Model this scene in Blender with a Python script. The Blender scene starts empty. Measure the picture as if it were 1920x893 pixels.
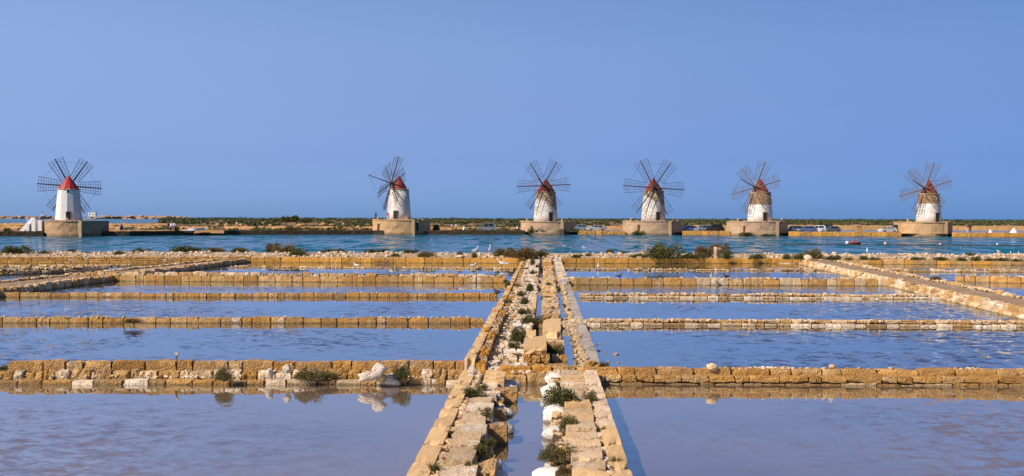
import bpy, bmesh, math, random
from mathutils import Vector, Matrix, noise
R = math.radians
random.seed(7)
sc = bpy.context.scene
C = sc.collection

# ------------------------------------------------------------------ camera
F = 2000.0                    # focal length in photo pixels (photo 1920 wide)
CAMH = 3.7
PITCH = math.atan(38 / F)
ROLL = 5 / 1920
fw = Vector((0, math.cos(PITCH), -math.sin(PITCH)))
rt = Vector((1, 0, 0))
up = rt.cross(fw)
rt2 = rt * math.cos(ROLL) + up * math.sin(ROLL)
up2 = up * math.cos(ROLL) - rt * math.sin(ROLL)
cam = bpy.data.cameras.new('camera')
cam.sensor_width = 36
cam.lens = 36 * F / 1920
cam.clip_start = 0.5
cam.clip_end = 60000
camo = bpy.data.objects.new('camera', cam)
C.objects.link(camo)
M = Matrix((rt2, up2, -fw)).transposed().to_4x4()
M.translation = (0, 0, CAMH)
camo.matrix_world = M
sc.camera = camo

# ------------------------------------------------------------------ sky, sun, exposure
SUN_EL, SUN_AZ = R(40), R(57)                 # azimuth: left of straight behind the camera
to_sun = Vector((-math.sin(SUN_AZ) * math.cos(SUN_EL), -math.cos(SUN_AZ) * math.cos(SUN_EL), math.sin(SUN_EL)))
w = bpy.data.worlds.new('World'); sc.world = w; w.use_nodes = True
nt = w.node_tree; nt.nodes.clear()
sky = nt.nodes.new('ShaderNodeTexSky'); sky.sky_type = 'NISHITA'; sky.sun_disc = False
sky.sun_elevation = SUN_EL
sky.sun_rotation = math.atan2(to_sun.x, to_sun.y)
sky.altitude = 0; sky.air_density = 1.0; sky.dust_density = 0.3; sky.ozone_density = 3.0
tint = nt.nodes.new('ShaderNodeMix'); tint.data_type = 'RGBA'; tint.blend_type = 'MULTIPLY'
tint.inputs[0].default_value = 1.0
geo = nt.nodes.new('ShaderNodeTexCoord'); sep = nt.nodes.new('ShaderNodeSeparateXYZ')
mr = nt.nodes.new('ShaderNodeMapRange'); mr.inputs[1].default_value = 0.0; mr.inputs[2].default_value = 0.45
ramp = nt.nodes.new('ShaderNodeValToRGB')
SKY_TINT = [(0.0, (0.288, 0.511, 1.35)), (0.016, (0.292, 0.503, 1.3)), (0.12, (0.419, 0.51, 1.065)), (0.231, (0.626, 0.63, 1.01)), (0.34, (0.809, 0.777, 1.086)), (0.444, (0.879, 0.853, 1.112)), (1.0, (0.879, 0.853, 1.112))]
els = ramp.color_ramp.elements
els[0].position, els[0].color = SKY_TINT[0][0], (*SKY_TINT[0][1], 1)
els[1].position, els[1].color = SKY_TINT[-1][0], (*SKY_TINT[-1][1], 1)
for p_, c_ in SKY_TINT[1:-1]:
    e = els.new(p_); e.color = (*c_, 1)
bg = nt.nodes.new('ShaderNodeBackground'); bg.inputs[1].default_value = 0.0975
out = nt.nodes.new('ShaderNodeOutputWorld')
L = nt.links.new
L(geo.outputs['Generated'], sep.inputs[0]); L(sep.outputs[2], mr.inputs[0]); L(mr.outputs[0], ramp.inputs[0])
mr2 = nt.nodes.new('ShaderNodeMapRange'); mr2.interpolation_type = 'SMOOTHSTEP'; mr2.inputs[1].default_value = -0.7; mr2.inputs[2].default_value = 0.7
L(sep.outputs[0], mr2.inputs[0])
side = nt.nodes.new('ShaderNodeMix'); side.data_type = 'RGBA'; L(mr2.outputs[0], side.inputs[0])
side.inputs[6].default_value = (1.24, 1.22, 1.12, 1); side.inputs[7].default_value = (0.49, 0.63, 0.69, 1)
tint2 = nt.nodes.new('ShaderNodeMix'); tint2.data_type = 'RGBA'; tint2.blend_type = 'MULTIPLY'; tint2.inputs[0].default_value = 1.0
L(sky.outputs[0], tint.inputs[6]); L(ramp.outputs[0], tint.inputs[7]); L(tint.outputs[2], tint2.inputs[6]); L(side.outputs[2], tint2.inputs[7]); L(tint2.outputs[2], bg.inputs[0]); L(bg.outputs[0], out.inputs[0])
sun = bpy.data.lights.new('sun', 'SUN'); sun.energy = 5.0; sun.angle = R(0.53); sun.color = (1.0, 0.86, 0.68)
suno = bpy.data.objects.new('sun', sun); C.objects.link(suno)
suno.rotation_euler = (-to_sun).to_track_quat('-Z', 'Y').to_euler()
vs = sc.view_settings
vs.view_transform = 'Standard'; vs.look = 'None'; vs.exposure = 0.25; vs.gamma = 1.0; vs.use_curve_mapping = False

# ------------------------------------------------------------------ helpers
def P(px, py, z=0.0):
    """ground point at height z seen at photo pixel px,py"""
    d = fw * F + rt2 * (px - 960) + up2 * (446.5 - py)
    t = (z - CAMH) / d.z
    return Vector((0, 0, CAMH)) + d * t
def PD(px, py, D):
    d = fw * F + rt2 * (px - 960) + up2 * (446.5 - py)
    return Vector((0, 0, CAMH)) + d * (D / d.y)
WA = math.atan(61 / F)
def W(u, v, z=0.0):
    """causeway coordinates: u across, v along"""
    return Vector((v * math.sin(WA) + u * math.cos(WA), v * math.cos(WA) - u * math.sin(WA), z))

def tag(o, label=None, cat=None, group=None, kind=None):
    if label: o['label'] = label
    if cat: o['category'] = cat
    if group: o['group'] = group
    if kind: o['kind'] = kind
    return o
def link(name, me, mat=None, parent=None, loc=(0, 0, 0), rot=(0, 0, 0), scale=(1, 1, 1)):
    o = bpy.data.objects.new(name, me); C.objects.link(o)
    if mat is not None and me is not None and not me.materials:
        me.materials.append(mat)
    o.location = loc; o.rotation_euler = rot; o.scale = scale
    if parent is not None: o.parent = parent
    return o
def thing(name, label, cat, loc=(0, 0, 0), rz=0, group=None):
    o = bpy.data.objects.new(name, None); C.objects.link(o)
    o.location = loc; o.rotation_euler = (0, 0, rz); o.empty_display_size = 0.3
    return tag(o, label, cat, group)
def structure(name, loc=(0, 0, 0), rz=0):
    o = bpy.data.objects.new(name, None); C.objects.link(o); o.location = loc; o.rotation_euler = (0, 0, rz)
    o['kind'] = 'structure'; return o
def mesh(name, verts, faces, smooth=False):
    me = bpy.data.meshes.new(name); me.from_pydata([tuple(v) for v in verts], [], faces); me.update()
    if smooth:
        for p in me.polygons: p.use_smooth = True
    return me
class MB:
    """collects simple solids into one mesh"""
    def __init__(s): s.v = []; s.f = []
    def add(s, v, f):
        n = len(s.v); s.v += [tuple(x) for x in v]; s.f += [tuple(i + n for i in q) for q in f]; return s
    def box(s, x0, x1, y0, y1, z0, z1):
        return s.add([(x0, y0, z0), (x1, y0, z0), (x1, y1, z0), (x0, y1, z0), (x0, y0, z1), (x1, y0, z1), (x1, y1, z1), (x0, y1, z1)],
                     [(0, 3, 2, 1), (4, 5, 6, 7), (0, 1, 5, 4), (1, 2, 6, 5), (2, 3, 7, 6), (3, 0, 4, 7)])
    def bar(s, a, b, r, r2=None, n=5):
        a = Vector(a); b = Vector(b); r2 = r if r2 is None else r2
        d = (b - a).normalized(); e = d.orthogonal().normalized(); g = d.cross(e)
        v = []
        for p, q in ((a, r), (b, r2)):
            for i in range(n):
                t = 2 * math.pi * i / n
                v.append(p + (e * math.cos(t) + g * math.sin(t)) * q)
        f = [(i, (i + 1) % n, n + (i + 1) % n, n + i) for i in range(n)] + [tuple(range(n - 1, -1, -1)), tuple(range(n, 2 * n))]
        return s.add(v, f)
    def prism(s, poly, z0, z1):
        n = len(poly)
        v = [(x, y, z0) for x, y in poly] + [(x, y, z1) for x, y in poly]
        return s.add(v, [(i, (i + 1) % n, n + (i + 1) % n, n + i) for i in range(n)] + [tuple(range(n - 1, -1, -1)), tuple(range(n, 2 * n))])
    def lathe(s, prof, n, cx=0, cy=0, cap=True, rot=0.0):
        base = len(s.v)
        for r, z in prof:
            for i in range(n):
                t = 2 * math.pi * i / n + rot
                s.v.append((cx + r * math.cos(t), cy + r * math.sin(t), z))
        for k in range(len(prof) - 1):
            for i in range(n):
                a = base + k * n + i; b = base + k * n + (i + 1) % n
                s.f.append((a, b, b + n, a + n))
        if cap:
            s.f.append(tuple(base + i for i in range(n - 1, -1, -1)))
            s.f.append(tuple(base + (len(prof) - 1) * n + i for i in range(n)))
        return s
    def me(s, name, smooth=False): return mesh(name, s.v, s.f, smooth)

# ------------------------------------------------------------------ materials
def nodes_mat(name):
    m = bpy.data.materials.new(name); m.use_nodes = True
    t = m.node_tree; b = t.nodes['Principled BSDF']
    return m, t, b
def N(t, typ, **kw):
    n = t.nodes.new(typ)
    for k, v in kw.items(): setattr(n, k, v)
    return n
def mixc(t, fac, a, b, mode='MIX'):
    n = N(t, 'ShaderNodeMix', data_type='RGBA', blend_type=mode)
    for i, x in ((0, fac), (6, a), (7, b)):
        if hasattr(x, 'is_output'): t.links.new(x, n.inputs[i])
        elif i == 0: n.inputs[0].default_value = x
        else: n.inputs[i].default_value = (*x, 1)
    return n.outputs[2]
def math_(t, op, a, b=0.0, clamp=False):
    n = N(t, 'ShaderNodeMath', operation=op); n.use_clamp = clamp
    for i, x in ((0, a), (1, b)):
        if hasattr(x, 'is_output'): t.links.new(x, n.inputs[i])
        else: n.inputs[i].default_value = x
    return n.outputs[0]
def noise_(t, vec, scale, detail=4, rough=0.6, out=0):
    n = N(t, 'ShaderNodeTexNoise'); n.inputs['Scale'].default_value = scale; n.inputs['Detail'].default_value = detail
    n.inputs['Roughness'].default_value = rough
    if vec is not None: t.links.new(vec, n.inputs['Vector'])
    return n.outputs[out]
def maprange(t, x, a, b, c=0.0, d=1.0):
    n = N(t, 'ShaderNodeMapRange'); t.links.new(x, n.inputs[0])
    for i, v in ((1, a), (2, b), (3, c), (4, d)): n.inputs[i].default_value = v
    return n.outputs[0]
def worldpos(t): return N(t, 'ShaderNodeNewGeometry').outputs['Position']
def bump(t, b, h, strength=0.5, dist=0.05):
    n = N(t, 'ShaderNodeBump'); n.inputs['Strength'].default_value = strength; n.inputs['Distance'].default_value = dist
    t.links.new(h, n.inputs['Height']); t.links.new(n.outputs[0], b.inputs['Normal'])

def stone_mat(name, c1, c2, dark, pale=None, pale_amt=0.0, wet=True, scale=1.0, pit=0.03, rough=0.9, wetz=0.07, vary=(0.72, 1.15)):
    m, t, b = nodes_mat(name)
    pos = worldpos(t)
    rnd = N(t, 'ShaderNodeObjectInfo').outputs['Random']
    off = N(t, 'ShaderNodeVectorMath', operation='ADD'); t.links.new(pos, off.inputs[0])
    cmb = N(t, 'ShaderNodeCombineXYZ'); t.links.new(math_(t, 'MULTIPLY', rnd, 37.0), cmb.inputs[0]); t.links.new(cmb.outputs[0], off.inputs[1])
    v = off.outputs[0]
    col = mixc(t, rnd, c1, c2)
    big = noise_(t, v, 2.2 * scale, 5, 0.65)
    col = mixc(t, maprange(t, big, 0.42, 0.72), col, dark)
    rnd2 = math_(t, 'FRACT', math_(t, 'MULTIPLY', rnd, 17.37))
    br = maprange(t, rnd2, 0, 1, vary[0], vary[1])
    g = N(t, 'ShaderNodeCombineColor'); [t.links.new(br, g.inputs[i]) for i in range(3)]
    col = mixc(t, 1.0, col, g.outputs[0], 'MULTIPLY')
    fine = noise_(t, v, 26 * scale, 4, 0.7)
    col = mixc(t, maprange(t, fine, 0.35, 0.8, 0, 0.55), col, tuple(x * 0.55 for x in c1))
    if pale:
        pn = noise_(t, pos, 1.3 * scale, 6, 0.7)
        col = mixc(t, maprange(t, pn, 0.62 - pale_amt * 0.3, 0.70 - pale_amt * 0.3, 0, 0.9), col, pale)
    if wet:
        z = N(t, 'ShaderNodeSeparateXYZ'); t.links.new(pos, z.inputs[0])
        wn = math_(t, 'ADD', z.outputs[2], math_(t, 'MULTIPLY', math_(t, 'SUBTRACT', noise_(t, pos, 3, 3), 0.5), 0.12))
        col = mixc(t, maprange(t, wn, wetz * 0.2, wetz, 0.75, 0), col, (0.16, 0.10, 0.04))
    t.links.new(col, b.inputs['Base Color'])
    b.inputs['Roughness'].default_value = rough
    b.inputs['Specular IOR Level'].default_value = 0.25
    vor = N(t, 'ShaderNodeTexVoronoi'); vor.inputs['Scale'].default_value = 22 * scale; t.links.new(v, vor.inputs['Vector'])
    h = math_(t, 'ADD', math_(t, 'MULTIPLY', fine, 0.7), math_(t, 'ADD', math_(t, 'MULTIPLY', vor.outputs['Distance'], 0.5), math_(t, 'MULTIPLY', big, 1.2)))
    bump(t, b, h, 0.9, pit)
    return m
def plain(name, col, rough=0.7, metal=0.0, var=0.25, scale=4.0):
    m, t, b = nodes_mat(name)
    n = noise_(t, worldpos(t), scale, 4, 0.6)
    c = mixc(t, maprange(t, n, 0.3, 0.75, 0, 1), tuple(min(1, x * (1 + var * 0.5)) for x in col), tuple(x * (1 - var) for x in col))
    t.links.new(c, b.inputs['Base Color']); b.inputs['Roughness'].default_value = rough; b.inputs['Metallic'].default_value = metal
    return m
def foliage(name, c1, c2, c3):
    m, t, b = nodes_mat(name)
    rnd = N(t, 'ShaderNodeObjectInfo').outputs['Random']
    n = noise_(t, worldpos(t), 7.0, 3, 0.7)
    col = mixc(t, maprange(t, n, 0.35, 0.65), c1, c2)
    isl = N(t, 'ShaderNodeNewGeometry').outputs['Random Per Island']
    col = mixc(t, maprange(t, isl, 0.6, 1.0, 0, 0.8), col, c3)
    t.links.new(col, b.inputs['Base Color']); b.inputs['Roughness'].default_value = 0.75
    b.inputs['Specular IOR Level'].default_value = 0.2
    return m
def water_mat(name, base, rip_scale, amp, calm=True, rough=0.03, patch=(0.40, 0.60), spec=0.5, swell=0.0, ior=1.333, mirror=None, front=None):
    """wind-rippled water: the surface normal is tilted by noise in metres, so ripples keep their slope at any distance"""
    m, t, b = nodes_mat(name)
    pos = worldpos(t)
    def tilt(scale, sx):
        mp = N(t, 'ShaderNodeMapping'); mp.inputs['Scale'].default_value = (sx, 1.0, 1.0); mp.inputs['Rotation'].default_value = (0, 0, R(8)); t.links.new(pos, mp.inputs[0])
        n = N(t, 'ShaderNodeTexNoise'); n.inputs['Scale'].default_value = scale; n.inputs['Detail'].default_value = 2.5; n.inputs['Roughness'].default_value = 0.55
        t.links.new(mp.outputs[0], n.inputs['Vector'])
        s_ = N(t, 'ShaderNodeVectorMath', operation='SUBTRACT'); t.links.new(n.outputs['Color'], s_.inputs[0]); s_.inputs[1].default_value = (.5, .5, .5)
        return s_.outputs[0]
    def vscale(v_, k_):
        s_ = N(t, 'ShaderNodeVectorMath', operation='SCALE'); t.links.new(v_, s_.inputs[0])
        if hasattr(k_, 'is_output'): t.links.new(k_, s_.inputs['Scale'])
        else: s_.inputs['Scale'].default_value = k_
        return s_.outputs[0]
    def vadd(a_, b_):
        s_ = N(t, 'ShaderNodeVectorMath', operation='ADD'); t.links.new(a_, s_.inputs[0]); t.links.new(b_, s_.inputs[1]); return s_.outputs[0]
    h = vadd(vscale(tilt(rip_scale, .8), 1.0), vscale(tilt(rip_scale * 3.1, .8), .5))
    if swell: h = vadd(h, vscale(tilt(rip_scale * .16, 3.6), swell))
    if calm:
        big = noise_(t, pos, 0.16, 3, 0.6)
        sx = N(t, 'ShaderNodeSeparateXYZ'); t.links.new(pos, sx.inputs[0])
        lee = math_(t, 'SUBTRACT', sx.outputs[0], math_(t, 'MULTIPLY', sx.outputs[1], 0.03))
        lee = maprange(t, math_(t, 'ABSOLUTE', lee), 2.5, 7.0, 0.12, 1.0)
        k = math_(t, 'MULTIPLY', maprange(t, big, patch[0], patch[1], 0.06, 1.0), lee)
        for wy, reach in ((23.5, 4.0), (36.8, 3.0), (49.0, 3.5), (59.5, 4.0), (75.0, 3.5), (86.8, 16.0)):      # calm water in the shelter of each wall
            d_ = math_(t, 'SUBTRACT', wy, sx.outputs[1])
            inside = math_(t, 'GREATER_THAN', d_, -0.6)
            sh = maprange(t, d_, reach * .35, reach, 0.03, 1.0)
            k = math_(t, 'MULTIPLY', k, math_(t, 'MAXIMUM', sh, math_(t, 'SUBTRACT', 1.0, inside)))
        k = math_(t, 'MULTIPLY', k, maprange(t, sx.outputs[1], 22.5, 23.5, 0.75, 1.35))
        h = vscale(h, math_(t, 'MULTIPLY', k, amp))
        cn = noise_(t, pos, 0.25, 3, 0.5)
    else:
        h = vscale(h, amp)
        cn = noise_(t, pos, 0.03, 3, 0.5)
    bc = mixc(t, maprange(t, cn, 0.35, 0.7), base[0], base[1])
    if front:      # the nearest pan holds silty, pinkish brine
        bf = mixc(t, maprange(t, cn, 0.35, 0.7), front[0], front[1])
        bc = mixc(t, maprange(t, sx.outputs[1], 23.2, 24.2), bf, bc)
    t.links.new(bc, b.inputs['Base Color'])
    flat = N(t, 'ShaderNodeVectorMath', operation='MULTIPLY'); t.links.new(h, flat.inputs[0]); flat.inputs[1].default_value = (1, 1, 0)
    mn = N(t, 'ShaderNodeVectorMath', operation='MINIMUM'); t.links.new(flat.outputs[0], mn.inputs[0]); mn.inputs[1].default_value = (9, 0.0 if calm else .03, 9); flat = mn
    ad = N(t, 'ShaderNodeVectorMath', operation='ADD'); t.links.new(flat.outputs[0], ad.inputs[0]); ad.inputs[1].default_value = (0, 0, 1)
    nn = N(t, 'ShaderNodeVectorMath', operation='NORMALIZE'); t.links.new(ad.outputs[0], nn.inputs[0])
    t.links.new(nn.outputs[0], b.inputs['Normal'])
    if mirror:
        gl = N(t, 'ShaderNodeBsdfGlossy'); gl.inputs['Color'].default_value = (.88, .95, 1.0, 1); gl.inputs['Roughness'].default_value = rough; t.links.new(nn.outputs[0], gl.inputs['Normal'])
        fr_ = N(t, 'ShaderNodeFresnel'); fr_.inputs['IOR'].default_value = 1.36; t.links.new(nn.outputs[0], fr_.inputs['Normal'])
        ms = N(t, 'ShaderNodeMixShader'); t.links.new(math_(t, 'POWER', fr_.outputs[0], 0.45, True), ms.inputs[0])
        t.links.new(b.outputs[0], ms.inputs[1]); t.links.new(gl.outputs[0], ms.inputs[2]); t.links.new(ms.outputs[0], t.nodes['Material Output'].inputs['Surface'])
        spec = 0.0
    b.inputs['Roughness'].default_value = rough; b.inputs['IOR'].default_value = ior; b.inputs['Specular IOR Level'].default_value = spec
    return m

GOLD = stone_mat('golden_tuff', (0.62, 0.305, 0.058), (0.66, 0.36, 0.09), (0.46, 0.21, 0.035), pit=0.03)
AMBER = stone_mat('amber_tuff', (0.52, 0.275, 0.072), (0.60, 0.35, 0.12), (0.34, 0.16, 0.04), (0.62, 0.50, 0.36), 0.05, pit=0.05)
TUFF = stone_mat('weathered_tuff', (0.54, 0.315, 0.115), (0.62, 0.405, 0.18), (0.36, 0.18, 0.055), (0.66, 0.54, 0.40), 0.12, pit=0.05)
TUFFP = stone_mat('pale_tuff', (0.66, 0.49, 0.30), (0.68, 0.48, 0.26), (0.52, 0.34, 0.17), (0.74, 0.64, 0.50), 0.2, pit=0.025)
KERB = stone_mat('sawn_tuff_kerb', (0.70, 0.46, 0.22), (0.66, 0.44, 0.22), (0.58, 0.36, 0.16), None, 0, pit=0.008, wet=False, vary=(0.88, 1.08))
KERBP = stone_mat('bleached_kerb', (0.74, 0.56, 0.38), (0.70, 0.51, 0.33), (0.60, 0.43, 0.27), (0.78, 0.66, 0.52), 0.15, pit=0.008, wet=False, vary=(0.88, 1.08))
SALT = stone_mat('salt_crusted_stone', (0.74, 0.59, 0.42), (0.69, 0.52, 0.33), (0.55, 0.38, 0.22), (0.80, 0.70, 0.57), 0.25, pit=0.03, wet=False)
GREYS = stone_mat('grey_slab', (0.44, 0.38, 0.32), (0.50, 0.43, 0.35), (0.36, 0.30, 0.24), None, 0, pit=0.008, wet=False)
BOULDER = stone_mat('white_boulder', (0.78, 0.75, 0.71), (0.74, 0.69, 0.63), (0.60, 0.52, 0.43), None, 0, pit=0.03, wet=True, scale=0.8, wetz=0.05)
PALEROCK = stone_mat('pale_limestone', (0.72, 0.62, 0.52), (0.68, 0.56, 0.45), (0.54, 0.42, 0.31), (0.78, 0.72, 0.64), 0.2, pit=0.05, scale=1.2)
PAVE = stone_mat('bleached_paving', (0.78, 0.68, 0.56), (0.74, 0.62, 0.48), (0.58, 0.44, 0.30), (0.82, 0.77, 0.70), 0.4, pit=0.03, wet=False)
DARKFILL = stone_mat('dark_joint_fill', (0.13, 0.085, 0.045), (0.13, 0.085, 0.045), (0.07, 0.045, 0.025), None, 0, wet=False, pit=0.04)  # core and bank fill, darkened so the gaps between blocks read dark
EARTH = stone_mat('sandy_rubble_earth', (0.46, 0.31, 0.17), (0.46, 0.31, 0.17), (0.30, 0.18, 0.085), (0.66, 0.55, 0.42), 0.4, wet=False, pit=0.06)
TRACK = stone_mat('dusty_track', (0.44, 0.30, 0.18), (0.44, 0.30, 0.18), (0.30, 0.19, 0.11), (0.54, 0.41, 0.29), 0.15, wet=False, pit=0.03)
DARKQ = stone_mat('algae_dark_quay', (0.062, 0.046, 0.026), (0.075, 0.055, 0.03), (0.03, 0.024, 0.016), None, 0, wet=False, pit=0.04, scale=0.5)
LAND = stone_mat('ochre_scrubland', (0.36, 0.205, 0.095), (0.36, 0.205, 0.095), (0.14, 0.12, 0.045), (0.50, 0.31, 0.17), 0.15, wet=False, pit=0.05, scale=0.05)
DIKE = stone_mat('ochre_dike', (0.52, 0.30, 0.125), (0.52, 0.30, 0.125), (0.34, 0.175, 0.07), None, 0, wet=False, pit=0.05, scale=0.15)
ISLE = stone_mat('rocky_island_stone', (0.50, 0.32, 0.20), (0.44, 0.28, 0.18), (0.20, 0.13, 0.08), (0.56, 0.44, 0.34), 0.2, wet=False, pit=0.2, scale=0.06)
PANW = water_mat('salt_pan_water', ((0.045, 0.040, 0.045), (0.075, 0.055, 0.045)), 3.2, 1.05, patch=(0.38, 0.58), mirror=True, front=((0.16, 0.110, 0.075), (0.23, 0.155, 0.100)))
CANW = water_mat('canal_water', ((0.006, 0.085, 0.145), (0.005, 0.105, 0.150)), 0.8, 1.6, calm=False, rough=0.12, spec=0.24, swell=2.0)
PONDW = water_mat('pond_water', ((0.02, 0.11, 0.18), (0.015, 0.12, 0.18)), 0.6, 0.6, calm=False, rough=0.10, spec=0.32, swell=.5)
GREEN = foliage('dark_green_leaves', (0.060, 0.072, 0.020), (0.095, 0.095, 0.028), (0.16, 0.13, 0.05))
OLIVE = foliage('olive_leaves', (0.11, 0.10, 0.030), (0.15, 0.12, 0.04), (0.22, 0.16, 0.07))
DRY = foliage('dry_brown_leaves', (0.15, 0.085, 0.03), (0.11, 0.085, 0.025), (0.24, 0.16, 0.08))
SCRUB = foliage('far_scrub_leaves', (0.042, 0.060, 0.020), (0.080, 0.090, 0.030), (0.115, 0.105, 0.045))
WOOD = plain('weathered_wood', (0.060, 0.040, 0.030), 0.85, var=0.4)
WOODP = plain('greyed_wood', (0.15, 0.105, 0.075), 0.85, var=0.4)
WIRE = plain('dark_wire', (0.06, 0.055, 0.055), 0.6)
TWIG = plain('twig_bark', (0.14, 0.09, 0.05), 0.9)
DARKD = plain('dark_doorway', (0.025, 0.018, 0.014), 0.8)
REDDOOR = plain('faded_brown_door', (0.16, 0.06, 0.03), 0.8)
REDROOF = plain('red_painted_roof', (0.36, 0.012, 0.018), 0.6, var=0.35, scale=1.2)
OLDRED = plain('faded_red_roof', (0.27, 0.028, 0.018), 0.75, var=0.55, scale=1.5)
WHITEP = plain('white_plaster', (0.80, 0.77, 0.73), 0.85, var=0.1, scale=0.6)
PINKW = plain('pinkish_wall', (0.55, 0.36, 0.24), 0.85, var=0.2, scale=0.6)
GLASS = plain('car_glass', (0.015, 0.018, 0.02), 0.1, var=0.1)
RUBBER = plain('rubber', (0.02, 0.02, 0.02), 0.8)
CHROME = plain('wheel_metal', (0.4, 0.4, 0.42), 0.3, 0.9)
LAMP = plain('headlight_glass', (0.7, 0.7, 0.72), 0.15)
SALTM = plain('white_salt', (0.80, 0.79, 0.78), 0.8, var=0.08)
BIRDW = plain('white_feathers', (0.62, 0.61, 0.59), 0.7, var=0.06)
BIRDG = plain('grey_feathers', (0.42, 0.43, 0.45), 0.7, var=0.1)
BIRDB = plain('black_feathers', (0.03, 0.028, 0.028), 0.6)
BEAK = plain('orange_beak', (0.6, 0.25, 0.04), 0.5)

# ------------------------------------------------------------------ mesh libraries (shared)
def rough_block(seed, nx=4, ny=3, nz=3, amp=0.035, rnd=0.16, chips=2):
    """unit block -0.5..0.5, worn edges, uneven faces"""
    rs = random.Random(seed)
    vs_, idx, fs = [], {}, []
    def vid(i, j, k):
        if (i, j, k) not in idx:
            idx[(i, j, k)] = len(vs_)
            p = Vector((i / nx - .5, j / ny - .5, k / nz - .5))
            e = sum(1 for a, n in ((i, nx), (j, ny), (k, nz)) if a in (0, n))
            q = Vector((p.x * 2, p.y, p.z))
            d = noise.noise_vector(q * 2.6 + Vector((seed * 3.1, seed, 0))) + 0.6 * noise.noise_vector(q * 6.5 + Vector((seed, seed * 2.1, 4)))
            p = p + Vector((d.x * 0.5, d.y, d.z)) * amp
            if e >= 2: p *= (1 - rnd * (0.35 if e == 2 else 0.75) * rs.uniform(0.3, 1.0))
            vs_.append(p)
        return idx[(i, j, k)]
    for i in range(nx):
        for j in range(ny):
            fs.append((vid(i, j, nz), vid(i + 1, j, nz), vid(i + 1, j + 1, nz), vid(i, j + 1, nz)))
            fs.append((vid(i, j, 0), vid(i, j + 1, 0), vid(i + 1, j + 1, 0), vid(i + 1, j, 0)))
    for i in range(nx):
        for k in range(nz):
            fs.append((vid(i, 0, k), vid(i + 1, 0, k), vid(i + 1, 0, k + 1), vid(i, 0, k + 1)))
            fs.append((vid(i, ny, k), vid(i, ny, k + 1), vid(i + 1, ny, k + 1), vid(i + 1, ny, k)))
    for j in range(ny):
        for k in range(nz):
            fs.append((vid(0, j, k), vid(0, j, k + 1), vid(0, j + 1, k + 1), vid(0, j + 1, k)))
            fs.append((vid(nx, j, k), vid(nx, j + 1, k), vid(nx, j + 1, k + 1), vid(nx, j, k + 1)))
    for _ in range(chips):
        c = Vector((rs.choice((-.5, .5)), rs.choice((-.5, .5)), rs.choice((.5, .5, -.5))))
        c.x *= rs.uniform(0.3, 1)
        for q in vs_:
            dd = (q - c).length
            if dd < 0.32: q *= 1 - 0.16 * (1 - dd / 0.32)
    return vs_, fs
LIB = {}
def blocks(mat, style='rough'):
    key = (mat.name, style)
    if key not in LIB:
        out_ = []
        for s in range(9):
            if style == 'rough': v, f = rough_block(s + 1, 6, 3, 4, amp=0.07, rnd=0.11, chips=4)
            elif style == 'worn': v, f = rough_block(s + 31, 6, 4, 4, amp=0.13, rnd=0.22, chips=6)
            elif style == 'sawn': v, f = rough_block(s + 61, 4, 4, 2, amp=0.026, rnd=0.07, chips=3)
            else: v, f = rough_block(s + 91, 5, 5, 2, amp=0.035, rnd=0.07, chips=3)     # slab
            me = mesh('block_shape', v, f); me.materials.append(mat); out_.append(me)
        LIB[key] = out_
    return LIB[key]
def rock_geo(seed, sub=2, amp=0.32, flat=0.75):
    bm = bmesh.new(); bmesh.ops.create_icosphere(bm, subdivisions=sub, radius=0.5)
    for v in bm.verts:
        n1 = noise.noise(v.co * 2.4 + Vector((seed * 5.3, 0, seed)))
        n2 = noise.noise(v.co * 6.0 + Vector((0, seed * 2.7, seed)))
        v.co *= 1 + amp * n1 + amp * 0.25 * n2
        v.co.z *= flat
    me = bpy.data.meshes.new('rock_shape'); bm.to_mesh(me); bm.free()
    return me
def rocks(mat, smooth=True, amp=0.32):
    key = (mat.name, 'rock', amp)
    if key not in LIB:
        out_ = []
        for s in range(7):
            me = rock_geo(s + 1, 3 if smooth else 2, amp)
            for p in me.polygons: p.use_smooth = smooth
            me.materials.append(mat); out_.append(me)
        LIB[key] = out_
    return LIB[key]
def shrub_geo(seed, n=1500, spiky=0.0):
    rs = random.Random(seed)
    v, f = [], []
    lobes = [(rs.uniform(-.55, .55), rs.uniform(-.4, .4), rs.uniform(.0, .15), rs.uniform(.28, .5), rs.uniform(.45, 1.0)) for _ in range(9)]
    for i in range(n):
        lx, ly, lz, lr, lh = rs.choice(lobes)
        th = rs.uniform(0, 2 * math.pi); ph = math.acos(rs.uniform(-0.1, 1)); rr = lr * rs.uniform(0.45, 1.0) ** 0.6
        d = Vector((math.sin(ph) * math.cos(th), math.sin(ph) * math.sin(th), math.cos(ph)))
        p = Vector((lx, ly, lz)) + Vector((d.x * rr, d.y * rr, d.z * lh * rr / lr * 0.9))
        p.z = max(p.z, 0.0)
        if spiky and rs.random() < spiky: p += d * rs.uniform(0, 0.18)
        dirv = (d + Vector((rs.uniform(-.7, .7), rs.uniform(-.7, .7), rs.uniform(-.2, .9)))).normalized()
        side = dirv.cross(Vector((rs.uniform(-1, 1), rs.uniform(-1, 1), rs.uniform(-1, 1)))).normalized()
        l = rs.uniform(0.06, 0.14); wd = rs.uniform(0.016, 0.038)
        k = len(v)
        v += [p - side * wd, p + side * wd, p + dirv * l + side * wd * 0.3]
        f.append((k, k + 1, k + 2))
    return v, f
def twig_geo(seed):
    rs = random.Random(seed); mb = MB()
    for _ in range(14):
        a = Vector((rs.uniform(-.3, .3), rs.uniform(-.25, .25), -0.02)); b = Vector((a.x * 2 + rs.uniform(-.2, .2), a.y * 2, rs.uniform(.3, .75)))
        mb.bar(a, b, 0.016, 0.006, 4)
    return mb
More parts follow.
